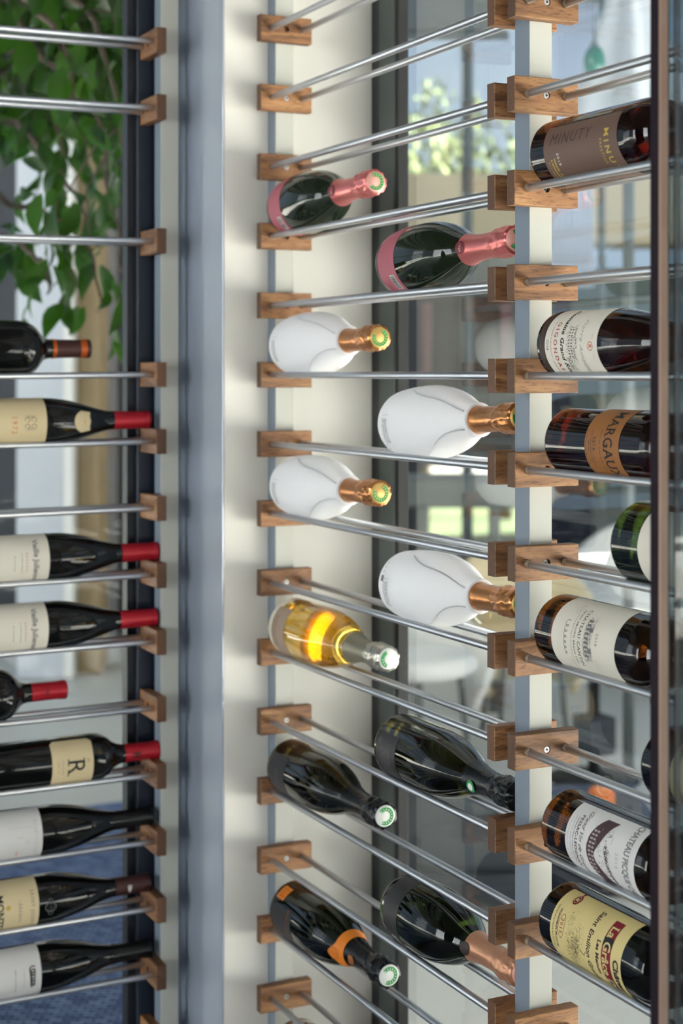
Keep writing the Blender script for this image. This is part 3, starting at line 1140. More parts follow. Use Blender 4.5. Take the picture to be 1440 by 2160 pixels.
# half hidden bottle
o, pr = new_bottle('wine_bottle', 'dark bottle base peeking out left of bronze door edge, low in near bay', prof_bordeaux, .0405, G_BLACK, 'r', 1.405, -4, G_W, H=.31)
lab = patch('label', pr, .055, .15, -70, 60, PAPER_C, o)

# white label with a dark arched picture
o, pr = new_bottle('wine_bottle', 'wine bottle with white label and dark arched chateau picture, Pessac-Leognan', prof_bordeaux, .0405, G_AMBER, 'r', 1.597, -5, G_W, H=.31)
lab = patch('label', pr, .056, .186, -70, 80, PAPER_W, o)
T(lab, pr, 'CHATEAU PICQUE CAILLOU', .0086, .170, 6, INK_G, bold=.02, space=.96, serif=True, tall=1.6)
T(lab, pr, '2014', .0070, .154, -2, INK_LG, serif=True, space=1.3)
T(lab, pr, 'Grand Vin de Graves', .0090, .086, -6, INK_BR, shear=.5)
T(lab, pr, 'PESSAC-LEOGNAN', .0066, .077, -4, INK_BR, space=1.15, bold=.02, serif=True)
T(lab, pr, 'Appellation Pessac-Léognan Contrôlée', .0034, .0715, -4, INK_BR)
d = Deco(); d.small_print(0, 0, .060, .0008, 90); d.small_print(0, -.006, .05, .0006, 91); d.put('printed_text', pr, .0665, -2, INK_G, lab)
d = Deco()
N = 40
for i in range(N):                                      # crescent-shaped picture
    u0, u1 = -1 + 2 * i / N, -1 + 2 * (i + 1) / N
    x0, x1 = u0 * .040, u1 * .040
    lo = lambda u: -.006 + .018 * u * u
    hi = lambda u: .018 + .016 * u * u - (.010 * math.exp(-((u - .1) / .3) ** 2))
    d.quad((x0, lo(u0)), (x1, lo(u1)), (x1, max(hi(u1), lo(u1))), (x0, max(hi(u0), lo(u0))))
pic = d.put('picture', pr, .104, 0, mat('picture_plum', C8(78, 58, 62), .7), lab)
d = Deco()
for q in range(11):
    x = -.024 + q * .0046
    y = -.002 + .012 * (x / .04) ** 2
    d.rect(x, y, x + .0024, y + .0045); d.rect(x, y + .006, x + .0024, y + .010)
d.line([(-.03, .001), (-.01, -.004), (.01, -.004), (.03, .003)], .0006)
d.line([(-.028, .015), (-.01, .010), (.012, .010), (.028, .015)], .0006)
d.put('picture_house', pr, .104, 0, mat('picture_pale', C8(176, 164, 160), .7), pic, off=.0010)
d = Deco()
d.hatch(-.03, .014, .034, .036, 90, 6, .0005, 1.5)
for q in range(26):
    u = q / 25; d.hatch(-.012 + .05 * u - .002, .024 + .012 * u, -.012 + .05 * u + .003, .030 + .010 * u, 8, q, .0005, 1.5)
d.put('picture_branch', pr, .106, 0, INK_BR, lab)

# yellow deckle-edged label
o, pr = new_bottle('wine_bottle', 'wine bottle with yellow label and red banner, Chateau La Grace Dieu', prof_bordeaux, .0415, G_BLACK, 'r', 1.601, -6, G_W, H=.31)
lab = patch('label', pr, .030, .168, -80, 66, PAPER_Y, o, n=120, edge=lambda u, a, b: (a + .0009 * abs(math.sin(u * 130)), b - .0009 * abs(math.sin(u * 130))))
T(lab, pr, 'Château', .0135, .158, 24, INK, bold=.03, serif=True)
d = Deco(); d.rect(-.046, -.0085, .046, .0085)
ban = d.put('banner', pr, .140, 2, INK_DR, lab)
for x0_, x1_ in ((-.025, -.0145), (.023, .0325)):
    d = Deco(); d.rect(x0_, -.0085, x1_, .0085); d.put('banner_tile', pr, .140, 2, INK, ban, off=.0009)
T(ban, pr, 'La Grâce Dieu', .0150, .140, 10, PAPER_Y, bold=.02, off=.0013, serif=True, tall=1.15)
T(lab, pr, 'Les Menuts', .0085, .124, 4, INK_BR, bold=.03, serif=True)
T(lab, pr, 'Saint Emilion Grand Cru', .0108, .107, 8, INK_BR, bold=.02, shear=.15)
T(lab, pr, '2015', .0075, .052, -14, INK_DR, space=1.2, serif=True)
d = Deco(); d.ring(0, 0, .0135, .0060, .0006); d.put('oval', pr, .052, -14, INK_DR, lab)
T(lab, pr, 'VIGNOBLES PILOTTE', .0048, .0435, -8, INK_BR, bold=.02)
T(lab, pr, 'MIS EN BOUTEILLE AU CHATEAU', .0036, .0365, -6, INK_BR)
d = Deco(); d.disc(0, 0, .0072, .0062); d.rect(-.012, -.0012, -.006, .0012); d.disc(-.0115, 0, .002, .002)
em = d.put('emblem', pr, .055, -62, INK_DR, lab)
d = Deco(); d.ring(0, 0, .0052, .0044, .0006); d.rect(-.002, -.0022, .002, .0022); d.put('emblem_shield', pr, .055, -62, PAPER_Y, em, off=.0011)
d = Deco(); r_ = random.Random(5)
for q in range(520):                                    # old tree on a slope
    u, w_ = r_.gauss(0, .35), r_.gauss(0, .3)
    x, y = u * .030 + .006, w_ * .018 + .008 - .15 * (u * .03)
    l = r_.uniform(.0006, .0018)
    a_ = r_.uniform(0, 3.1)
    d.line([(x, y), (x + l * math.cos(a_), y + l * math.sin(a_))], .00035)
d.hatch(-.03, -.010, .036, .000, 160, 8, .0003, .4)
d.line([(.006, .018), (.010, .026), (.022, .030)], .0012); d.line([(.010, .026), (.004, .031)], .0008)
d.put('tree_engraving', pr, .072, -2, INK_SEP, lab)


# ---- bottles on the left rack, necks towards the corner
def left_bottle(label, kind, R, tip, k, cap_m, cap_len, gm=None, H=.30, dz=0.0):
    o, pr = new_bottle('wine_bottle', label, kind, R, gm or G_BLACK, 'l', tip, k, G_L, H=H, dz=dz)
    c = capsule(o, pr, H - cap_len, cap_m)
    return o, pr, c


o, pr, c = left_bottle('wine bottle with rust-banded brown capsule, topmost on left rack', prof_bordeaux, .0470, .809, 0, F_BRICK, .064, H=.31)
for a, b in ((.245, .2515), (.293, .303)):
    lathe('capsule_band', [(radius_at(pr, z) + .0011, z) for z in (a, (a + b) / 2, b)], F_RUST, c, seg=36)

o, pr, c = left_bottle('wine bottle with cream label dated 1972 and red capsule', prof_burgundy, .0400, .914, -1, F_RED, .064)
lab = patch('label', pr, .012, .112, -85, 85, PAPER_C, o)
T(lab, pr, '1972', .0120, .058, 4, INK_O, space=1.35, serif=True)
d = Deco()
for sx in (-1, 1):
    for sy in (-1, 1):
        d.ring(sx * .0055, sy * .0055, .0042, .0042, .0009, 0, 300, 18)
        d.ring(sx * .0100, sy * .0030, .0024, .0024, .0007, 60, 360, 12)
d.line([(-.012, -.008), (.012, .008)], .0010); d.line([(-.012, .008), (.012, -.008)], .0010)
d.put('monogram', pr, .085, 0, INK_BR, lab)
def shield(u, a, b):
    h = abs(u - .5) * 2
    return (a + (b - a) * .45 * h ** 2.2, b - .0015 * (1 - abs(2 * h - 1)))
sh = patch('neck_label', pr, .160, .190, -34, 34, PAPER_C, o, edge=shield)
T(sh, pr, '1972', .0055, .178, 0, INK_O)

for tip, k, which in ((.929, -3, 'upper'), (.927, -4, 'lower')):
    o, pr, c = left_bottle('wine bottle with white Vieille Julienne label and red capsule, %s of two' % which, prof_burgundy, .0405, tip, k, F_RED, .066)
    lab = patch('label', pr, .006, .1015, -85, 85, PAPER, o)
    T(lab, pr, 'Vieille Julienne', .0130, .079, 0, INK_G, bold=.02)
    d = Deco()
    for i, w_ in enumerate((.034, .026)): d.small_print(0, -i * .012, w_, .0012, 100 + i)
    d.line([(-.03, .0225), (.02, .0225)], .0003)
    d.put('printed_text', pr, .0555, 4, INK_G, lab)
    d = Deco(); d.squiggle(0, 0, .034, .004, .0004, 6, 60); d.put('script', pr, .064, 2, INK_R, lab)

o, pr, c = left_bottle('wine bottle with short red capsule reaching in from left edge, fifth rod from bottom', prof_bordeaux, .0440, .768, -5, F_RED, .060, H=.30)
c_ = Deco(); c_.squiggle(0, 0, .012, .006, .0006, 4, 40); c_.put('capsule_print', pr, .266, -6, INK_DR, c, off=.0012)

o, pr, c = left_bottle('wine bottle with cream shoulder label bearing a large black R', prof_bordeaux, .0395, .931, -6, F_RED, .062)
lab = patch('label', pr, .104, .174, -66, 62, PAPER_C, o, edge=lambda u, a, b: (a + .006 * max(0, 1 - min(u, 1 - u) / .07), b - .006 * max(0, 1 - min(u, 1 - u) / .07)))
T(lab, pr, 'R', .0420, .143, 4, INK, serif=True, cuts=1)
T(lab, pr, '2014', .0060, .115, 2, INK_O, space=1.6)
d = Deco(); d.small_print(0, 0, .026, .0010, 31); d.line([(-.013, .002), (.013, .002)], .0003); d.put('printed_text', pr, .122, 2, INK_G, lab)
d = Deco(); d.line([(-.003, 0), (0, .004), (.003, 0), (-.003, 0)], .0006); d.put('crest', pr, .164, -8, INK_BR, lab)
d = Deco(); d.rect(-.004, -.008, -.0015, .008); d.rect(.0015, -.008, .004, .008); d.rect(-.0015, -.001, .0015, .002)
d.put('capsule_print', pr, .258, 6, INK, c, off=.0012)

o, pr, c = left_bottle('wine bottle with pale grey label and black capsule, just below the R bottle', prof_burgundy, .0405, .920, -7, F_BLACK, .062)
lab = patch('label', pr, .006, .0985, -85, 85, PAPER_W, o)
d = Deco()
x = -.030
r_ = random.Random(12)
while x < .030:                                          # widely spaced faint capitals, too soft to read
    d.line([(x, -.003), (x, .003)], .0006)
    if r_.random() > .4: d.line([(x, r_.choice((-.003, .003))), (x + .0022, r_.choice((-.003, .003)))], .0006)
    x += .0046
d.put('printed_text', pr, .088, 0, INK_LG, lab)
d = Deco(); d.line([(-.004, -.006), (-.004, .006)], .0006); d.ring(.004, .012, .004, .002, .0005); d.rect(-.02, -.02, -.0196, .02); d.put('printed_mark', pr, .062, 0, INK_LG, lab)
T(lab, pr, '2018', .0055, .056, 34, INK_O)

o, pr, c = left_bottle('wine bottle with cream Saint Joseph label, crest on glass and brown capsule', prof_burgundy, .0405, .914, -8, F_BRICK, .062)
lab = patch('label', pr, .006, .0985, -85, 85, PAPER_C, o)
T(lab, pr, 'SAINT JOSEPH', .0085, .088, 4, INK_G, space=1.25, serif=True)
d = Deco(); d.squiggle(0, 0, .034, .006, .0007, 9, 80); d.put('script', pr, .068, 6, INK_G, lab)
T(lab, pr, 'MONTEZ', .0165, .034, 10, INK, bold=.02, serif=True)
d = Deco(); d.disc(0, 0, .004, .004); d.put('seal_mark', pr, .048, -8, INK_GOLD, lab)
d = Deco(); d.ring(0, 0, .0085, .0095, .0014); d.ring(-.010, 0, .004, .004, .0010); d.ring(.010, 0, .004, .004, .0010); d.hatch(-.006, -.006, .006, .006, 26, 2, .0006, .6)
d.put('embossed_crest', pr, .118, 4, mat('embossed_glass', C8(96, 98, 98), .3), o, off=.0006)
d = Deco(); d.squiggle(0, 0, .008, .008, .0007, 2, 30); d.put('capsule_print', pr, .262, 6, INK_W, c, off=.0012)

o, pr, c = left_bottle('wine bottle with white label, black brush mark and black capsule, lowest on left rack', prof_burgundy, .0405, .916, -9, F_BLACK, .066)
lab = patch('label', pr, .006, .1005, -85, 85, PAPER_W, o)
d = Deco(); d.squiggle(0, 0, .030, .010, .0020, 7, 70); d.hatch(-.014, -.004, .014, .004, 40, 3, .0010, .8); d.put('brush_mark', pr, .086, 0, INK, lab)
d = Deco(); d.small_print(0, 0, .034, .0012, 3); d.put('printed_text', pr, .072, 2, INK_LG, lab)
d = Deco(); d.small_print(0, 0, .040, .0013, 4); d.put('printed_text', pr, .058, 2, INK_G, lab)

# ------------------------------------------------------------------ beyond the left window: lounge with a ficus
def yof(py, depth):
    """height of the sight line that meets picture row py at that depth"""
    return EYE + (784 - py) / 3400 * depth


def side(px, depth):
    return (px - 720) / 3400 * depth


def oriented_box(name, c, sx, sy, z0, z1, m, parent=None, bevel=0.0, yaw=None):
    """box squared up with the line of sight: sx wide across it, sy deep along it"""
    o = box(name, (-sx / 2, -sy / 2, 0), (sx / 2, sy / 2, z1 - z0), m, None, bevel)
    o.location = (c[0], c[1], z0)
    o.rotation_euler = (0, 0, -YAW if yaw is None else yaw)
    if parent is not None:
        o.parent = parent
        o.matrix_parent_inverse = Matrix.Translation(-Vector(parent.location))
    return o


GREYBLUE = mat('pale_blue_grey_render', C8(198, 202, 208), 0.7, vary=(1.5, 0.05))
OFFWHITE = mat('off_white_paint', C8(232, 230, 224), 0.6)
TAN = mat('tan_stone', C8(176, 152, 116), 0.8, vary=(4, 0.15))
DARKG = mat('charcoal_panel', C8(54, 58, 62), 0.7)

D = 8.0
col_o = empty('column', (*spot(side(103, D), D), 0), 'pale grey square column with white corner strip behind the left rack', 'column')
oriented_box('shaft', spot(side(95, D), D), .235, .24, 0, 4.6, GREYBLUE, col_o, .004)
oriented_box('corner_strip', spot(side(151, D), D - .06), .055, .12, 0, 4.6, OFFWHITE, col_o, .004)
p = oriented_box('stone_pier', spot(side(186, D), D + .15), .11, .3, 0, 4.6, TAN, None, .004)
tag(p, 'tan stone pier right of the pale grey column', 'pier')
p = oriented_box('panel_wall', spot(side(20, 9.2), 9.2), 1.3, .1, 0, 4.6, DARKG); structure(p); p.name = 'wall_lounge_dark'
p = oriented_box('wall_lounge_pale', spot(side(262, 9.6), 9.6), .30, .1, 0, 4.6, GREYBLUE); structure(p)
p = oriented_box('wall_lounge_recess', spot(side(226, 9.0), 9.0), .12, .1, 0, 4.6, mat('recess_grey', C8(110, 106, 104), .8)); structure(p)
p = oriented_box('wall_lounge_stone', spot(side(150, 10.2), 10.2), 3.0, .1, 0, 4.6, TAN); structure(p)

# dividing wall between lounge and terrace (behind the column)
a0, a1 = Vector((1.30, 2.80, 0)), Vector((5.2, 11.9, 0))
dd = (a1 - a0).normalized(); nn = Vector((-dd.y, dd.x, 0)) * .04
vv = [a0 + nn, a0 - nn, a1 - nn, a1 + nn]
v8 = vv + [q + Vector((0, 0, 3.0)) for q in vv]
structure(mesh('wall_divider', v8, [(0, 1, 2, 3), (7, 6, 5, 4), (0, 4, 5, 1), (1, 5, 6, 2), (2, 6, 7, 3), (3, 7, 4, 0)], PLASTER))

# woven blue rug
RUGM = bpy.data.materials.new('blue_weave')
RUGM.use_nodes = True
nt = RUGM.node_tree
b = nt.nodes['Principled BSDF']; b.inputs['Roughness'].default_value = .8
tc = nt.nodes.new('ShaderNodeTexCoord'); bt = nt.nodes.new('ShaderNodeTexBrick')
mpn = nt.nodes.new('ShaderNodeMapping'); mpn.inputs['Rotation'].default_value = (0, 0, .5)
bt.inputs['Color1'].default_value = (*C8(66, 88, 134), 1); bt.inputs['Color2'].default_value = (*C8(132, 152, 190), 1)
bt.inputs['Mortar'].default_value = (*C8(26, 36, 68), 1)
bt.inputs['Scale'].default_value = 20; bt.inputs['Mortar Size'].default_value = .05
bt.inputs['Brick Width'].default_value = .7; bt.inputs['Row Height'].default_value = .35
bp = nt.nodes.new('ShaderNodeBump'); bp.inputs['Strength'].default_value = .6; bp.inputs['Distance'].default_value = .006
nt.links.new(tc.outputs['Object'], mpn.inputs[0]); nt.links.new(mpn.outputs[0], bt.inputs['Vector'])
nt.links.new(bt.outputs['Color'], b.inputs['Base Color']); nt.links.new(bt.outputs['Fac'], bp.inputs['Height']); nt.links.new(bp.outputs[0], b.inputs['Normal'])
rug = slab('woven_rug', [(-1.6, 2.78), (1.22, 2.78), (2.30, 5.35), (-1.6, 5.35)], -0.004, 0.012, RUGM)
tag(rug, 'blue woven rug on the lounge floor beyond the left window', 'rug')

# ficus: thin drooping branches with single leaves; dense inner foliage is stuff
LEAF = mat('ficus_leaf', C8(30, 60, 15), 0.38)
LEAF.node_tree.nodes['Principled BSDF'].inputs['Subsurface Weight'].default_value = 0.0
nt = LEAF.node_tree
pb = nt.nodes['Principled BSDF']
trl = nt.nodes.new('ShaderNodeBsdfTranslucent'); trl.inputs[0].default_value = (*C8(88, 156, 28), 1)
mxs = nt.nodes.new('ShaderNodeMixShader'); mxs.inputs[0].default_value = .32
nt.links.new(pb.outputs[0], mxs.inputs[1]); nt.links.new(trl.outputs[0], mxs.inputs[2])
nt.links.new(mxs.outputs[0], nt.nodes['Material Output'].inputs[0])
random_tint(LEAF, .22, 1.1, .025)
BARK = mat('ficus_bark', C8(112, 98, 84), 0.85, vary=(30, .3))


def leaf_data(L, W, droop):
    """ovate leaf with a folded midrib and a drip tip, hanging along -Z from the origin"""
    st = [(0, .08), (.12, .55), (.3, .95), (.5, 1.0), (.7, .72), (.86, .32), (1.0, .03)]
    v, f = [], []
    for u, w in st:
        y = droop * math.sin(u * 2.4)
        z = -u * L
        hw = W / 2 * w
        v += [(-hw, y + hw * .28, z), (0, y, z), (hw, y + hw * .28, z)]
    for i in range(len(st) - 1):
        a = i * 3
        f += [(a, a + 1, a + 4, a + 3), (a + 1, a + 2, a + 5, a + 4)]
    return v, f


leaf_me = []
for q in range(4):
    v, f = leaf_data(.066 + .01 * q, .034 + .004 * (q % 3), .006 + .006 * q)
    me = bpy.data.meshes.new('leaf'); me.from_pydata(v, [], f); me.materials.append(LEAF)
    me.polygons.foreach_set('use_smooth', [True] * len(me.polygons))
    leaf_me.append(me)

TB = (*spot(side(-60, 3.9), 3.9), 0.012)
ficus = empty('ficus_tree', TB, 'leafy ficus with drooping branches outside the left window', 'tree')
rr = random.Random(3)


def part_of(o, root):
    o.parent = root
    o.matrix_parent_inverse = Matrix.Translation(-Vector(root.location))
    return o


def P3(px, py, depth):
    x, y = spot(side(px, depth), depth)
    return Vector((x, y, yof(py, depth)))


part_of(tube('trunk', [Vector((*spot(side(-60, 3.9), 3.9), 0.012)), P3(-64, 1300, 3.9), P3(-50, 700, 3.95), P3(-40, 200, 4.0), P3(-34, -100, 4.0)], .035, BARK, None, 10, .5), ficus)
tips = [[(-40, 250, 4.0), (30, 260, 4.0), (110, 330, 3.9), (170, 450, 3.85), (215, 640, 3.8)],
        [(-40, 120, 4.0), (60, 100, 3.9), (160, 160, 3.8), (225, 330, 3.75), (250, 560, 3.7)],
        [(-45, 420, 4.0), (0, 420, 4.0), (70, 430, 4.05), (140, 480, 4.0), (165, 610, 3.95)],
        [(-45, 480, 4.0), (10, 500, 3.9), (50, 520, 3.8), (95, 560, 3.7), (100, 620, 3.7)],
        [(-30, -70, 4.0), (80, -60, 3.7), (190, 20, 3.6), (245, 180, 3.5), (262, 330, 3.5)],
        [(-30, -60, 4.1), (40, 40, 4.3), (90, 190, 4.3), (140, 330, 4.3), (120, 420, 4.3)],
        [(-40, 160, 4.1), (20, 150, 4.4), (90, 250, 4.5), (190, 300, 4.5), (240, 420, 4.4)],
        [(-30, -40, 3.9), (60, 0, 3.4), (130, 80, 3.3), (150, 200, 3.3), (140, 260, 3.3)]]
br_pts = []
for t in tips:
    P = [P3(*q) for q in t]
    fine = []
    for i in range(len(P) - 1):
        for j in range(4):
            u = j / 4
            fine.append(P[i].lerp(P[i + 1], u) + Vector((rr.uniform(-.012, .012), rr.uniform(-.012, .012), rr.uniform(-.012, .012))))
    fine.append(P[-1])
    part_of(tube('branch', fine, .011, BARK, None, 6, .25), ficus)
    br_pts += fine[3:]
for q in range(14):
    s_ = rr.choice(br_pts)
    e_ = s_ + Vector((rr.uniform(-.12, .12), rr.uniform(-.12, .12), rr.uniform(-.25, .05)))
    m_ = s_.lerp(e_, .5) + Vector((rr.uniform(-.03, .03), rr.uniform(-.03, .03), .03))
    part_of(tube('twig', [s_, m_, e_], .004, BARK, None, 5, .4), ficus)
    br_pts += [m_, e_, s_.lerp(e_, .75)]
# hanging leaves picked out one by one
n_leaf = 0
tries = 0
while n_leaf < 270 and tries < 4000:
    tries += 1
    s_ = rr.choice(br_pts) + Vector((rr.gauss(0, .035), rr.gauss(0, .05), rr.gauss(-.01, .035)))
    if s_.z > 2.86: continue
    o = bpy.data.objects.new('leaf', rr.choice(leaf_me)); link(o)
    o.location = s_
    o.rotation_euler = (rr.gauss(0, .45), rr.gauss(0, .5), rr.uniform(0, 2 * PI))
    sc = rr.uniform(.75, 1.25); o.scale = (sc, sc, sc)
    part_of(o, ficus)
    n_leaf += 1
# dense crown farther back
v, f = [], []
for q in range(2600):
    px, py, dp = rr.uniform(-120, 300), rr.uniform(-190, 330), rr.uniform(4.3, 5.3)
    if py > 120 and rr.random() < (py - 120) / 210: continue
    if 90 < px < 215 and py > 270: continue
    c = P3(px, py, dp)
    if c.z > 2.88: continue
    lv, lf = leaf_data(.075, .036, .01)
    M = Matrix.Translation(c) @ Matrix.Rotation(rr.uniform(0, 6.28), 4, 'Z') @ Matrix.Rotation(rr.gauss(0, .5), 4, 'X')
    k = len(v)
    v += [M @ Vector(a) for a in lv]; f += [tuple(i + k for i in g) for g in lf]
o = mesh('inner_foliage', v, f, LEAF, None, True); o['kind'] = 'stuff'
part_of(o, ficus)

# ------------------------------------------------------------------ beyond the right window: terrace
def at(px, depth): return spot(side(px, depth), depth)


CREAMB = mat('cream_beam', C8(176, 166, 142), 0.8, vary=(1, .05))
NAVYP = mat('navy_paint', C8(24, 28, 46), 0.6)
GREYW = mat('grey_green_wall', C8(96, 108, 106), 0.8, vary=(.8, .12))
GREYM = mat('grey_metal', C8(88, 96, 98), 0.5, .1)
WHITEP = mat('white_plastic', C8(240, 240, 238), 0.45)
CREAMF = mat('cream_fabric', C8(226, 212, 178), 0.9)
DKSLATE = mat('dark_slate_fabric', C8(66, 72, 80), 0.9)
TREEG = mat('tree_leaf_pale', C8(104, 116, 70), 0.7)
TREEG2 = mat('tree_leaf_mid', C8(86, 102, 60), 0.7)

# pergola: cream beam on navy posts
D = 11.0
pg = empty('pergola', (*at(1000, D), 0), 'cream-beamed pergola on navy posts at the back of the terrace', 'pergola')
oriented_box('beam', at(1220, D), 2.6, .5, yof(520, D), yof(375, D), CREAMB, pg, .01)
for px, w in ((868, .12), (1184, .12), (1500, .12)):
    oriented_box('post', at(px, D), w, .12, -.02, yof(520, D), NAVYP, pg, .006)
# garden wall with dark glazed door and curtains behind it
D = 12.6
gw = empty('garden_house', (*at(1100, D), 0), 'grey-green garden house with a dark glazed front beyond the pergola', 'building')
oriented_box('wall', at(1330, D), 1.7, .2, -.02, 2.3, GREYW, gw, .01)
oriented_box('wall', at(960, D + .2), 1.3, .2, yof(985, D), 2.5, GREYM, gw, .01)
oriented_box('door', at(975, D), .72, .06, yof(830, D), yof(610, D), mat('dark_glazing', C8(24, 24, 36), .35), gw, .006)
for px in (900, 1066):
    oriented_box('curtain', at(px, D - .08), .075, .05, yof(800, D), yof(640, D), mat('pink_curtain', C8(128, 98, 106), .9), gw, .01)
# white wall beyond the lawn
p = oriented_box('wall_garden', at(1100, 18.5), 6.5, .2, -.02, 1.2, OFFWHITE); structure(p)

# high table
D = 7.4
tb = empty('bar_table', (*at(970, D), 0), 'grey high table on square legs in front of the lawn', 'table')
oriented_box('table_top', at(970, D), .78, .5, yof(1062, D), yof(1005, D), GREYM, tb, .01)
for px in (890, 1042):
    for dz in (-.2, .2):
        oriented_box('leg', at(px, D + dz), .05, .05, -.02, yof(1062, D), GREYM, tb, .004)

# lamp post
lp = empty('lamp_post', (*at(985, 10.0), 0), 'slim grey lamp post in front of the pale trees', 'lamp post')
part_of(tube('pole', [Vector((*at(985, 10.0), -.02)), Vector((*at(985, 10.0), 3.55))], .035, GREYM, None, 10), lp)
part_of(tube('arm', [Vector((*at(985, 10.0), 3.5)), Vector((*at(965, 10.0), 3.62)), Vector((*at(930, 10.0), 3.6))], .02, GREYM, None, 8), lp)


def leafy_tree(label, px, D, z0, rx, rz, m, n, seed):
    base = (*at(px, D), -.015)
    t = empty('garden_tree', base, label, 'tree', 'trees behind the terrace')
    r = random.Random(seed)
    B = Vector(base)
    part_of(tube('trunk', [B, B + Vector((.05, 0, z0 * .5)), B + Vector((-.03, .05, z0)), B + Vector((0, 0, z0 + rz * .7))], .07, BARK, None, 8, .4), t)
    v, f = [], []
    for _ in range(n):
        while True:
            d = Vector((r.uniform(-1, 1), r.uniform(-1, 1), r.uniform(-1, 1)))
            if d.length < 1: break
        if noise.noise(d * 2.4 + Vector((seed, 0, 0))) < -.12: continue
        c = B + Vector((d.x * rx, d.y * rx, z0 + rz * .5 + d.z * rz))
        lv, lf = leaf_data(.11, .055, .02)
        M = Matrix.Translation(c) @ Matrix.Rotation(r.uniform(0, 6.28), 4, 'Z') @ Matrix.Rotation(r.gauss(0, .8), 4, 'X')
        k = len(v)
        v += [M @ Vector(a) for a in lv]; f += [tuple(i + k for i in g) for g in lf]
    o = mesh('crown', v, f, m, None, True); o['kind'] = 'stuff'
    part_of(o, t)


leafy_tree('pale green tree farthest left through right-hand window, left of the lamp post', 890, 15.0, 2.7, .55, .85, TREEG, 900, 2)
leafy_tree('yellow-green tree right of the lamp post, partly behind the near upright', 1065, 16.5, 2.9, .50, .9, TREEG2, 800, 5)
leafy_tree('taller pale tree standing between the other two trees and far back', 940, 19, 3.4, .6, 1.1, TREEG, 700, 9)

# awning
D = 5.4
aw = empty('awning', (*at(930, D), yof(80, D)), 'dark slate awning at the top of the right-hand window', 'awning')
ax, ay = at(930, D)
o = oriented_box('canopy', at(925, D), .42, .5, yof(78, D), yof(60, D), mat('awning_canvas', C8(50, 60, 68), .9), aw, .004)
o.rotation_euler = (rad(14), 0, -YAW)
oriented_box('valance', at(925, D - .26), .42, .015, yof(62, D - .26), yof(-60, D - .26), MATS['awning_canvas'], aw, .004)
oriented_box('wall_arm', at(1000, D + .1), .03, .9, yof(40, D), yof(30, D), GREYM, aw, .004)


# tub chairs
def tub_chair(label, px, D, m, yaw, s=1.0, seat_m=None):
    c = empty('tub_chair', (*at(px, D), -.02), label, 'chair', 'tub chairs on the terrace')
    v, f = [], []
    n, mz = 28, 7
    for i in range(n + 1):
        t = rad(-125 + 250 * i / n)
        hgt = .46 + .34 * (math.cos(t / 1.45)) ** 1.5
        for j in range(mz + 1):
            u = j / mz
            r = .20 + .10 * math.sin(u * PI / 2)
            v.append((r * math.sin(t) * s, r * math.cos(t) * s, (.22 + (hgt - .22) * u) * s))
    for i in range(n):
        for j in range(mz):
            k = i * (mz + 1) + j
            f.append((k, k + mz + 1, k + mz + 2, k + 1))
    o = mesh('shell', v, f, m, c, True)
    md = o.modifiers.new('thickness', 'SOLIDIFY'); md.thickness = .03
    lathe('seat', [(0, .40 * s), (.20 * s, .40 * s), (.235 * s, .42 * s), (.235 * s, .45 * s), (.21 * s, .475 * s), (0, .48 * s)], seat_m or m, c, 28)
    for a in (45, 135, 225, 315):
        x, y = .17 * s * math.cos(rad(a)), .17 * s * math.sin(rad(a))
        tube('leg', [(x, y, .42 * s), (x * 1.25, y * 1.25, 0)], .014, GREYM, c, 8, .7)
    c.rotation_euler = (0, 0, yaw)


tub_chair('white tub chair nearest the dark window frame', 872, 6.0, WHITEP, .4, 1.0)
tub_chair('cream upholstered tub chair partly behind near upright', 1105, 6.7, CREAMF, -.3, .95)
tub_chair('white tub chair far right, behind the black pedestal', 1330, 7.6, WHITEP, -.9, 1.0)

# black pedestal table with a dark planter box
D = 6.0
pt = empty('pedestal_table', (*at(1252, D), -.02), 'black pedestal stand with a dark square top right of the cream chair', 'table')
for n_, pr_, m_ in (('foot', [(0, 0), (.17, 0), (.17, .012), (.03, .03), (0, .03)], BLACK), ('stem', [(.022, .02), (.022, .42), (0, .42)], BLACK)):
    lathe(n_, pr_, m_, pt, 24)
box('planter_box', (-.06, -.06, .10), (.06, .06, .24), DKSLATE, pt, .006)
box('top', (-.10, -.10, .42), (.10, .10, .44), BLACK, pt, .004)

# navy chair
D = 7.2
nc = empty('garden_chair', (*at(1200, D + 1.2), -.02), 'navy slatted garden chair right of near upright, beside the pergola post', 'chair')
for i in range(4):
    box('back_slat', (-.13, .2, .62 + i * .085), (.13, .22, .69 + i * .085), NAVYP, nc, .004)
for i in range(4):
    box('seat_slat', (-.14, -.22 + i * .105, .45), (.14, -.13 + i * .105, .47), NAVYP, nc, .004)
for x in (-.14, .14):
    box('leg', (x - .015, .19, 0), (x + .015, .225, .97), NAVYP, nc, .003)
    box('leg', (x - .015, -.22, 0), (x + .015, -.19, .45), NAVYP, nc, .003)
nc.rotation_euler = (0, 0, -YAW)

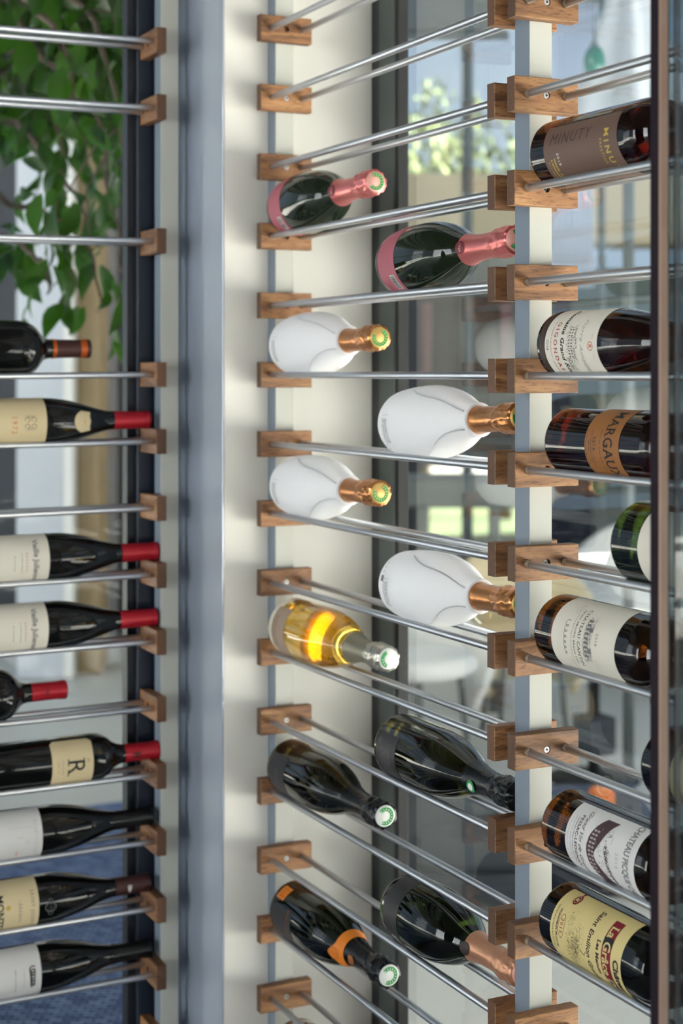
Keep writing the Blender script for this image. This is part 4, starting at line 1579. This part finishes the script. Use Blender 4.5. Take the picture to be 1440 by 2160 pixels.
# low dark lounge seat with an orange cushion
D = 4.75
ls = empty('lounge_seat', (*at(980, D), -.02), 'low dark slate seat standing in for a dark patch of paving, seen through right window', 'sofa')  # dark seat put in for a dark patch on the paving
oriented_box('base', at(985, D), .36, .55, -.02, .10, DKSLATE, ls, .02)
oriented_box('seat_cushion', at(985, D), .35, .54, .10, .23, DKSLATE, ls, .03)
D = 4.9
ls = empty('lounge_seat', (*at(1250, D), -.02), 'low dark blue outdoor lounge seat carrying an orange cushion', 'sofa')
oriented_box('base', at(1255, D), .36, .5, -.02, .08, NAVYP, ls, .02)
oriented_box('seat_cushion', at(1255, D), .35, .49, .08, .19, mat('blue_grey_fabric', C8(74, 84, 106), .9), ls, .03)
c_ = oriented_box('cushion', at(1268, D - .1), .075, .05, .19, .265, mat('orange_fabric', C8(214, 120, 70), .9), None, .015)
tag(c_, 'small orange cushion on the dark blue lounge seat', 'cushion')

# white parasol and green lantern
D = 5.6
ps = empty('parasol', (*at(1325, D), -.02), 'half-folded white parasol in upper right of the right-hand window', 'parasol')
part_of(tube('pole', [Vector((*at(1325, D), -.02)), Vector((*at(1325, D), 2.95))], .02, GREYM, None, 10), ps)
v, f = [], []
n = 32
for i in range(9):
    u = i / 8
    for k in range(n):
        t = 2 * PI * k / n
        r = .03 + .17 * u ** .8 * (1 + .35 * math.cos(t * 6))
        v.append((r * math.cos(t), r * math.sin(t), 2.92 - u * .62))
for i in range(8):
    for k in range(n):
        f.append((i * n + k, i * n + (k + 1) % n, (i + 1) * n + (k + 1) % n, (i + 1) * n + k))
cn = mesh('canopy', v, f, mat('parasol_cloth', C8(176, 182, 190), .9), ps, True)
D = 5.2
gl = empty('lantern', (*at(1253, D), yof(160, D)), 'dark green glass lantern hanging left of the white parasol', 'lantern')
lathe('globe', smooth_prof([(0, 0), (.022, .002), (.034, .03), (.033, .06), (.024, .085), (.012, .095), (0, .096)], 4), mat('green_glass', C8(34, 92, 78), .15), gl, 28)
lathe('cap', [(.013, .094), (.013, .106), (0, .108)], GREYM, gl, 20)
tube('cord', [(0, 0, .105), (0, 0, 1.2)], .003, BLACK, gl, 6)
# pale curtain at the terrace edge, upper right
cu = empty('curtain', (*at(1206, 8.2), -.02), 'pale blue-white curtain hanging beside the lantern', 'curtain')
v, f = [], []
for i in range(41):
    x = -.11 + .22 * i / 40
    y = .025 * math.sin(i * 1.25)
    v += [(x, y, 1.95), (x, y, 3.4)]
for i in range(40): f.append((2 * i, 2 * i + 2, 2 * i + 3, 2 * i + 1))
o = mesh('drape', v, f, mat('curtain_cloth', C8(214, 222, 236), .9), cu, True)
o.modifiers.new('thickness', 'SOLIDIFY').thickness = .004
tube('rail', [(-.16, 0, 3.41), (.16, 0, 3.41)], .012, GREYM, cu, 8)
tube('rail_post', [(.15, 0, 0), (.15, 0, 3.41)], .018, GREYM, cu, 8)
cu.rotation_euler = (0, 0, -YAW)
